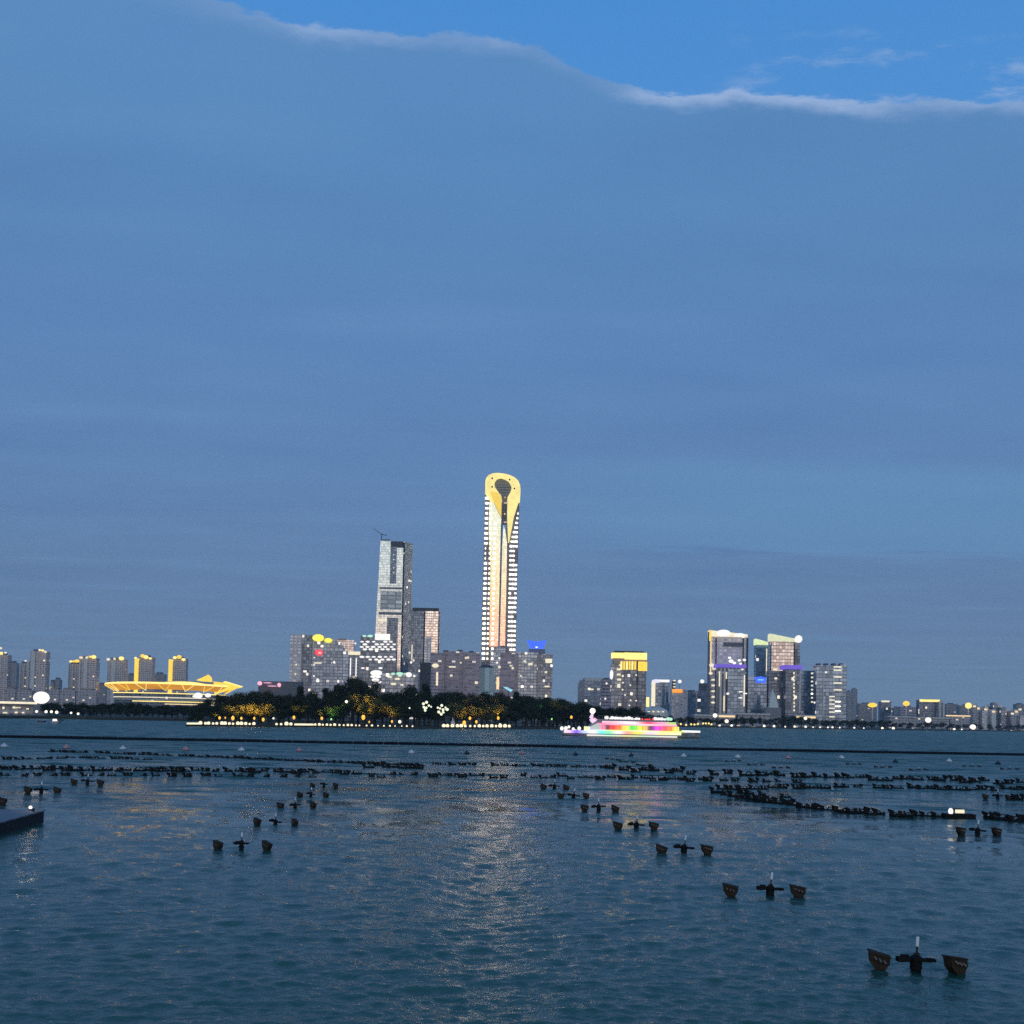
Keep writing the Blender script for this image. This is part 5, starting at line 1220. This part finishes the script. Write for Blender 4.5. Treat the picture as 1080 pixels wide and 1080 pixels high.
# ================================================================== fountain fittings in the lake
M_rust = plain('rusty_iron', (.040, .027, .018), .9, .1, .85, 7, .2)
M_iron = plain('wet_black_iron', (.009, .009, .009), .75, .1, .5, 7, .2)
M_tip = plain('white_marker_paint', (.80, .80, .80), .5, 0, .05)
M_lens = plain('lamp_lens', (.12, .09, .065), .25, .1, .3, 20)
def nozzle_bits(d=1.):
    f = MB(); f.lathe((0, 0, 0), [(.13, -.5), (.13, .02), (.165, .04), (.165, .10), (.13, .12), (.13, .26), (.16, .28), (.16, .36), (.08, .42)], 12)
    f.tube((.06, -.03, -.4), (.13, -.05, .3), .03, .03, 6); f.tube((-.07, .04, -.4), (-.13, .06, .28), .025, .025, 6)
    a = MB()
    a.path([(-.50, 0, .30), (-.36, 0, .295), (-.22, .0, .29), (0, 0, .285), (.24, 0, .275), (.40, 0, .265), (.52, 0, .262)], [.085, .095, .060, .065, .046, .056, .044], 8)
    a.box((-.36, 0, .30), (.34, .18, .13), .05); a.box((.30, 0, .275), (.46, .14, .085), -.04)
    a.box((-.30, .02, .395), (.20, .12, .05)); a.box((.36, -.01, .315), (.16, .10, .03))
    p = MB(); p.tube((.015, 0, .36), (.03, 0, .68), .030, .026, 8); p.box((.02, 0, .42), (.12, .09, .10))
    t = MB(); t.tube((.03, 0, .66), (.045, 0, .92), .046, .044, 8)
    return f, a, p, t
def bracket_bits(s=1):
    po = MB(); po.path([(0, 0, -.5), (.0, 0, .10), (-.03, 0, .26)], [.11, .10, .13], 9)
    po.tube((.17, .02, -.4), (.15, 0, .3), .022, .022, 6)
    bx_ = MB(); prof = [(-.33, .56), (-.32, .22), (-.20, .05), (-.10, -.10), (.16, -.10), (.24, .06), (.33, .16), (.345, .40), (.10, .46)]
    bx_.slab(list(reversed(prof)), -.19, .19)
    bx_.slab([(-.36, .53), (.37, .36), (.37, .41), (-.36, .59)], -.21, .21)
    bx_.box((-.02, -.15, .33), (.55, .03, .035))
    l = MB()
    for x, z in ((-.17, .40), (-.02, .335), (.13, .29)): l.tube((x, -.18, z), (x + .07, -.25, z - .10), .042, .05, 10)
    return po, bx_, l
def make_nozzle():
    t = thing('fountain_nozzle', 'x', 'fountain nozzle'); f, a, p, ti = nozzle_bits()
    obj('float', f, M_iron, t, smooth=True); obj('arm', a, M_iron, t, smooth=True); po = obj('pole', p, M_rust, t); obj('white_tip', ti, M_tip, po, smooth=True); return t
def make_bracket():
    t = thing('fountain_light', 'x', 'fountain light'); po, b_, l = bracket_bits()
    obj('post', po, M_iron, t, smooth=True); h_ = obj('housing', b_, M_rust, t); obj('lens', l, M_lens, h_, smooth=True); return t
NZ, BR = make_nozzle(), make_bracket(); used = {'n': 0, 'b': 0}
def put(proto, key, p, rz, label, group, s=1.):
    z = rt.uniform(-.05, .03) if s < 1.2 else -.12
    s = ((s * .90, s * .90, s * .88) if key == 'n' else (s * .72, s * .72, s * .74)) if s < 1.2 else (.8, .8, .58)
    if not used[key]:
        used[key] = 1; proto.location = (p.x, p.y, z); proto.rotation_euler = (0, 0, rz); proto.scale = s; proto['label'] = label; proto['group'] = group; return proto
    c = copy_tree(proto, None, (p.x, p.y, z), rz, label, group, s)
    c.rotation_euler = (rt.uniform(-.09, .09), rt.uniform(-.10, .10), rz); return c
ORD = ['nearest', 'second nearest', 'third nearest', 'fourth nearest', 'fifth nearest', 'sixth nearest', 'farthest']
def trio(pts, where, group, rz=0., s=1., flat=False):
    (l, c_, r) = [wat(*p) for p in pts]
    put(NZ, 'n', c_, rz + rt.uniform(-.15, .15), 'dark crossbar nozzle with white tipped pole, ' + where, group, s)
    put(BR, 'b', l, rz + rt.uniform(-.5, .3), 'dark tilted lamp housing left of the nozzle, ' + where, group, s)
    put(BR, 'b', r, rz + rt.uniform(-.5, .3), 'dark tilted lamp housing right of the nozzle, ' + where, group, s)
RR_ = [((927, 1021), (966, 1023), (1009, 1026)), ((771, 944), (812, 943.6), (842, 945.4)), ((697.4, 899.6), (721, 899), (746, 900.6)), ((651.6, 874), (671, 873.6), (689.6, 875)), ((616.6, 855), (631.4, 855), (648.4, 855.6)), ((591.4, 842), (604.6, 841.8), (618, 842.4)), ((573, 832.2), (584.6, 832), (597, 832.4))]
for i, r_ in enumerate(RR_): trio(r_, ORD[i] + ' set of the right row', 'right row of fountain fittings', .1)
LR_ = [((229.6, 895.6), (254.6, 895), (281, 896.4)), ((271, 869.6), (290.4, 869.6), (310.4, 870.4)), ((296, 852), (311.4, 852.4), (330, 852)), ((316, 840.6), (327.6, 840.6), (343.6, 841)), ((329.4, 830.4), (341.6, 830), (354, 830.8))]
for i, r_ in enumerate(LR_): trio(r_, (ORD[i] if i < 4 else 'farthest') + ' set, left row', 'left row of fountain fittings', -.5, .84)
for pts, wh in ((((78, 827), (92, 827.4), (105.6, 828)), 'second outlying set from the left'), (((29, 836.4), (43.4, 836.4), (60, 836)), 'outlying set above the dock'), (((-17, 848.4), (-9, 848.2), (2, 848.6)), 'outlying set cut by the left edge'),
                (((1013.6, 880), (1031, 880), (1051.4, 881)), 'lone set at the right edge'), (((1039, 842.6), (1052, 842.4), (1063.4, 843)), 'set inside the right ring')):
    trio(pts, wh, 'outlying sets of fountain fittings', .2)
UP = [((767, 803.4), (774, 803.2), (780, 802.6)), ((790, 807), (797, 807), (804, 807)), ((816, 810), (824, 810), (831.4, 810.2)), ((894, 806), (901, 806.2), (907, 806.2)), ((923.6, 809.2), (931, 809.4), (939, 809.4)), ((961, 812.4), (969, 812.2), (976.4, 812.2)), ((1017, 808.4), (1025, 808.4), (1033, 808.6)), ((1057, 811.4), (1065, 811.4), (1073, 811.6)), ((640.4, 800.6), (646.4, 801), (651.6, 802)), ((655, 803.4), (661, 804), (668, 804.4)), ((673, 807), (679, 807.4), (686, 807.2))]
for i, r_ in enumerate(UP):
    trio(r_, 'short set beyond the right-hand rows' if i < 8 else 'short set climbing from the middle row', 'distant sets of fountain fittings' if i < 8 else 'climbing sets of fountain fittings', rt.uniform(-.2, .2), 1.5)
# pump rafts that make up the dense rows: pontoon, stub nozzles, lamp housings, a bent pipe
def raft(seed):
    g = random.Random(seed); L = g.uniform(.75, 1.2); po = MB()
    po.tube((-L / 2, 0, .06), (L / 2, 0, .06), .09, .09, 7); po.tube((-L / 2, .5, .05), (L / 2, .5, .05), .08, .08, 7)
    for x in (-L * .4, 0, L * .4): po.tube((x, -.1, .08), (x, .6, .08), .05, .05, 5)
    no = []
    for _ in range(g.randint(2, 4)):
        x, y, h_ = g.uniform(-L / 2, L / 2), g.uniform(-.1, .6), g.uniform(.22, .46); no.append(MB()); no[-1].tube((x, y, .05), (x + g.uniform(-.1, .1), y, h_), .06, .085, 7)
    ho = []
    for sx_ in (-1, 1):
        if g.random() < .75:
            x = sx_ * L * .46; ho.append(MB()); ho[-1].slab([(x - .22, .50), (x - .2, .34), (x - .05, .16), (x + .12, .16), (x + .24, .38), (x + .05, .44)], -.14, .12)
    pi_ = MB(); r_ = g.uniform(.14, .27); x = g.uniform(-.3, .3)
    pi_.path([(x + r_ * math.cos(t), .25, .12 + r_ * .95 * math.sin(t)) for t in (math.pi * i / 8 for i in range(9))], .04, 6)
    return po, no, ho, pi_
def make_raft(seed):
    t = thing('pump_raft', 'x', 'pump raft'); po, no, ho, pi_ = raft(seed)
    obj('pontoon', po, M_iron, t, smooth=True); [obj('nozzle_stub', q_, M_rust, t, smooth=True) for q_ in no]
    for h_ in ho: obj('lamp_housing', h_, M_iron, t)
    obj('bent_pipe', pi_, M_iron, t, smooth=True); return t
RAFTS = [make_raft(s_) for s_ in range(6)]; rused = [0] * 6
def put_raft(px, py, label, group, s, rz):
    i = rt.randrange(6); p = wat(px, py); o = RAFTS[i]; z = rt.uniform(-.06, .02)
    if not rused[i]:
        rused[i] = 1; o.location = (p.x, p.y, z); o.rotation_euler = (0, 0, rz); o.scale = (s, s, s * (.72 if 'farthest' in label or 'thin' in label or 'second line' in label else 1.05)); o['label'] = label; o['group'] = group
    else: copy_tree(o, None, (p.x, p.y, z), rz, label, group, (s, s, s * (.72 if 'farthest' in label or 'thin' in label or 'second line' in label else 1.05)))
def along(pl, step, where, s=1., jit=.5, zs=.3, gap=0.):
    """pump rafts along a pixel polyline"""
    px = pl[0][0] + step / 2
    while px < pl[-1][0]:
        for (a, b), (c_, d_) in zip(pl, pl[1:]):
            if a <= px <= c_: py = b + (d_ - b) * (px - a) / (c_ - a)
        if rt.random() >= gap + .12 * (math.sin(px * .21 + pl[0][1]) > .72): put_raft(px + rt.uniform(-1, 1) * step * .22, py + rt.uniform(-jit, jit), 'dark pump raft ' + where, 'pump rafts ' + where, .96 * s * rt.uniform(.8, 1.15), rt.uniform(-zs, zs))
        px += step
along([(48, 792.6), (165, 796.4), (300, 802), (380, 805.4), (452, 807.6)], 7.4, 'in the long farthest line left of the tower reflection', 1.0, .4)
along([(0, 801), (75, 799.4), (160, 801)], 11.5, 'in the short second line at the left', .95, .4)
along([(452, 806), (640, 809.6)], 10.5, 'in the thin line across the tower reflection', 1.0, .4)
along([(-8, 811.4), (150, 812.6), (300, 814.6), (385, 816.6)], 10.5, 'in the long nearer line at the left', .95, 1.0)
along([(0, 818), (150, 818.4), (330, 819.4)], 16, 'in the broken nearest line at the left', .72, .6)
along([(384, 808), (445, 811)], 9, 'in the knot left of the tower reflection', 1.1, 1.6)
along([(388, 818.6), (560, 819.4), (740, 823.6)], 10.5, 'in the broken line across the middle', .78, 1.6)
along([(640, 812), (760, 816), (860, 820), (960, 823.6), (1090, 826)], 12, 'in the far side of the right ring', 1.25, 1.7, .5, .08)
along([(650, 821), (760, 823.4), (850, 826)], 15, 'in the lower far side of the right ring', .85, .9)
along([(757, 833), (800, 832), (860, 831), (960, 831), (1000, 833.6), (1090, 832.4)], 11, 'in the middle of the right ring', .95, .9)
along([(753, 836), (800, 844.6), (850, 852), (900, 857.4), (934, 860)], 9, 'in the near side of the right ring', .95, .8)
along([(775, 836), (830, 841)], 12, 'in the gap at the left end of the right ring', .85, 1.)
def spot(items, where, s=.9):
    for px, py in items: put_raft(px, py, 'dark pump raft ' + where, 'pump rafts ' + where, s * rt.uniform(.9, 1.1), rt.uniform(-.4, .4))
spot([(945, 861), (957, 861.6)], 'at the open end of the near side'); spot([(971, 860.6), (979, 861)], 'in the pair left of the lit panel', .7); spot([(989, 861.6)], 'just left of the lit panel', .7)
spot([(1019, 862.6)], 'just right of the lit panel', .8); spot([(1045, 863), (1055, 864)], 'in the pair right of the lit panel', .9); spot([(1072, 866), (1082, 865.4)], 'at the right edge of the photo', .9)
spot([(1074, 843.6)], 'right of the lone set before the ring', .9)
lpn = wat(1010, 862.6); lt = thing('lit_float', 'bright cream lit panel floating at the end of the right ring', 'light panel', (lpn.x, lpn.y, 0))
kk2 = lpn.y / F
mb = MB(); mb.box((lpn.x + .1, lpn.y + .1, .10), (2.2 * .9, .7, .34)); obj('pontoon', mb, M_iron, lt)
mb = MB(); mb.box((lpn.x + .05, lpn.y - .2, .44), (9 * kk2, .12, 3.6 * kk2)); obj('lit_face', mb, G_cream, lt)
mb = MB(); mb.box((lpn.x + .05, lpn.y + .02, .46), (9.6 * kk2, .28, 4.4 * kk2)); obj('housing', mb, M_iron, lt)
mb = MB(); mb.ball((lpn.x - 8 * kk2, lpn.y - .1, .42), .16, 10, 7, 1.4); obj('end_lamp', mb, G_white, lt, smooth=True)
# ================================================================== the evening air
HAZE_D = .00009
mb = MB(); mb.box((0, 1650, 239), (5200, 3800, 484))
mh = bpy.data.materials.new('evening_haze'); mh.use_nodes = True; nt = mh.node_tree; nt.nodes.clear()
ou = nt.nodes.new('ShaderNodeOutputMaterial'); pv = nt.nodes.new('ShaderNodeVolumePrincipled')
pv.inputs['Color'].default_value = (.94, .96, .99, 1); pv.inputs['Density'].default_value = HAZE_D; pv.inputs['Anisotropy'].default_value = .0
nt.links.new(pv.outputs[0], ou.inputs['Volume'])
kind(obj('haze', mb, mh), 'stuff')
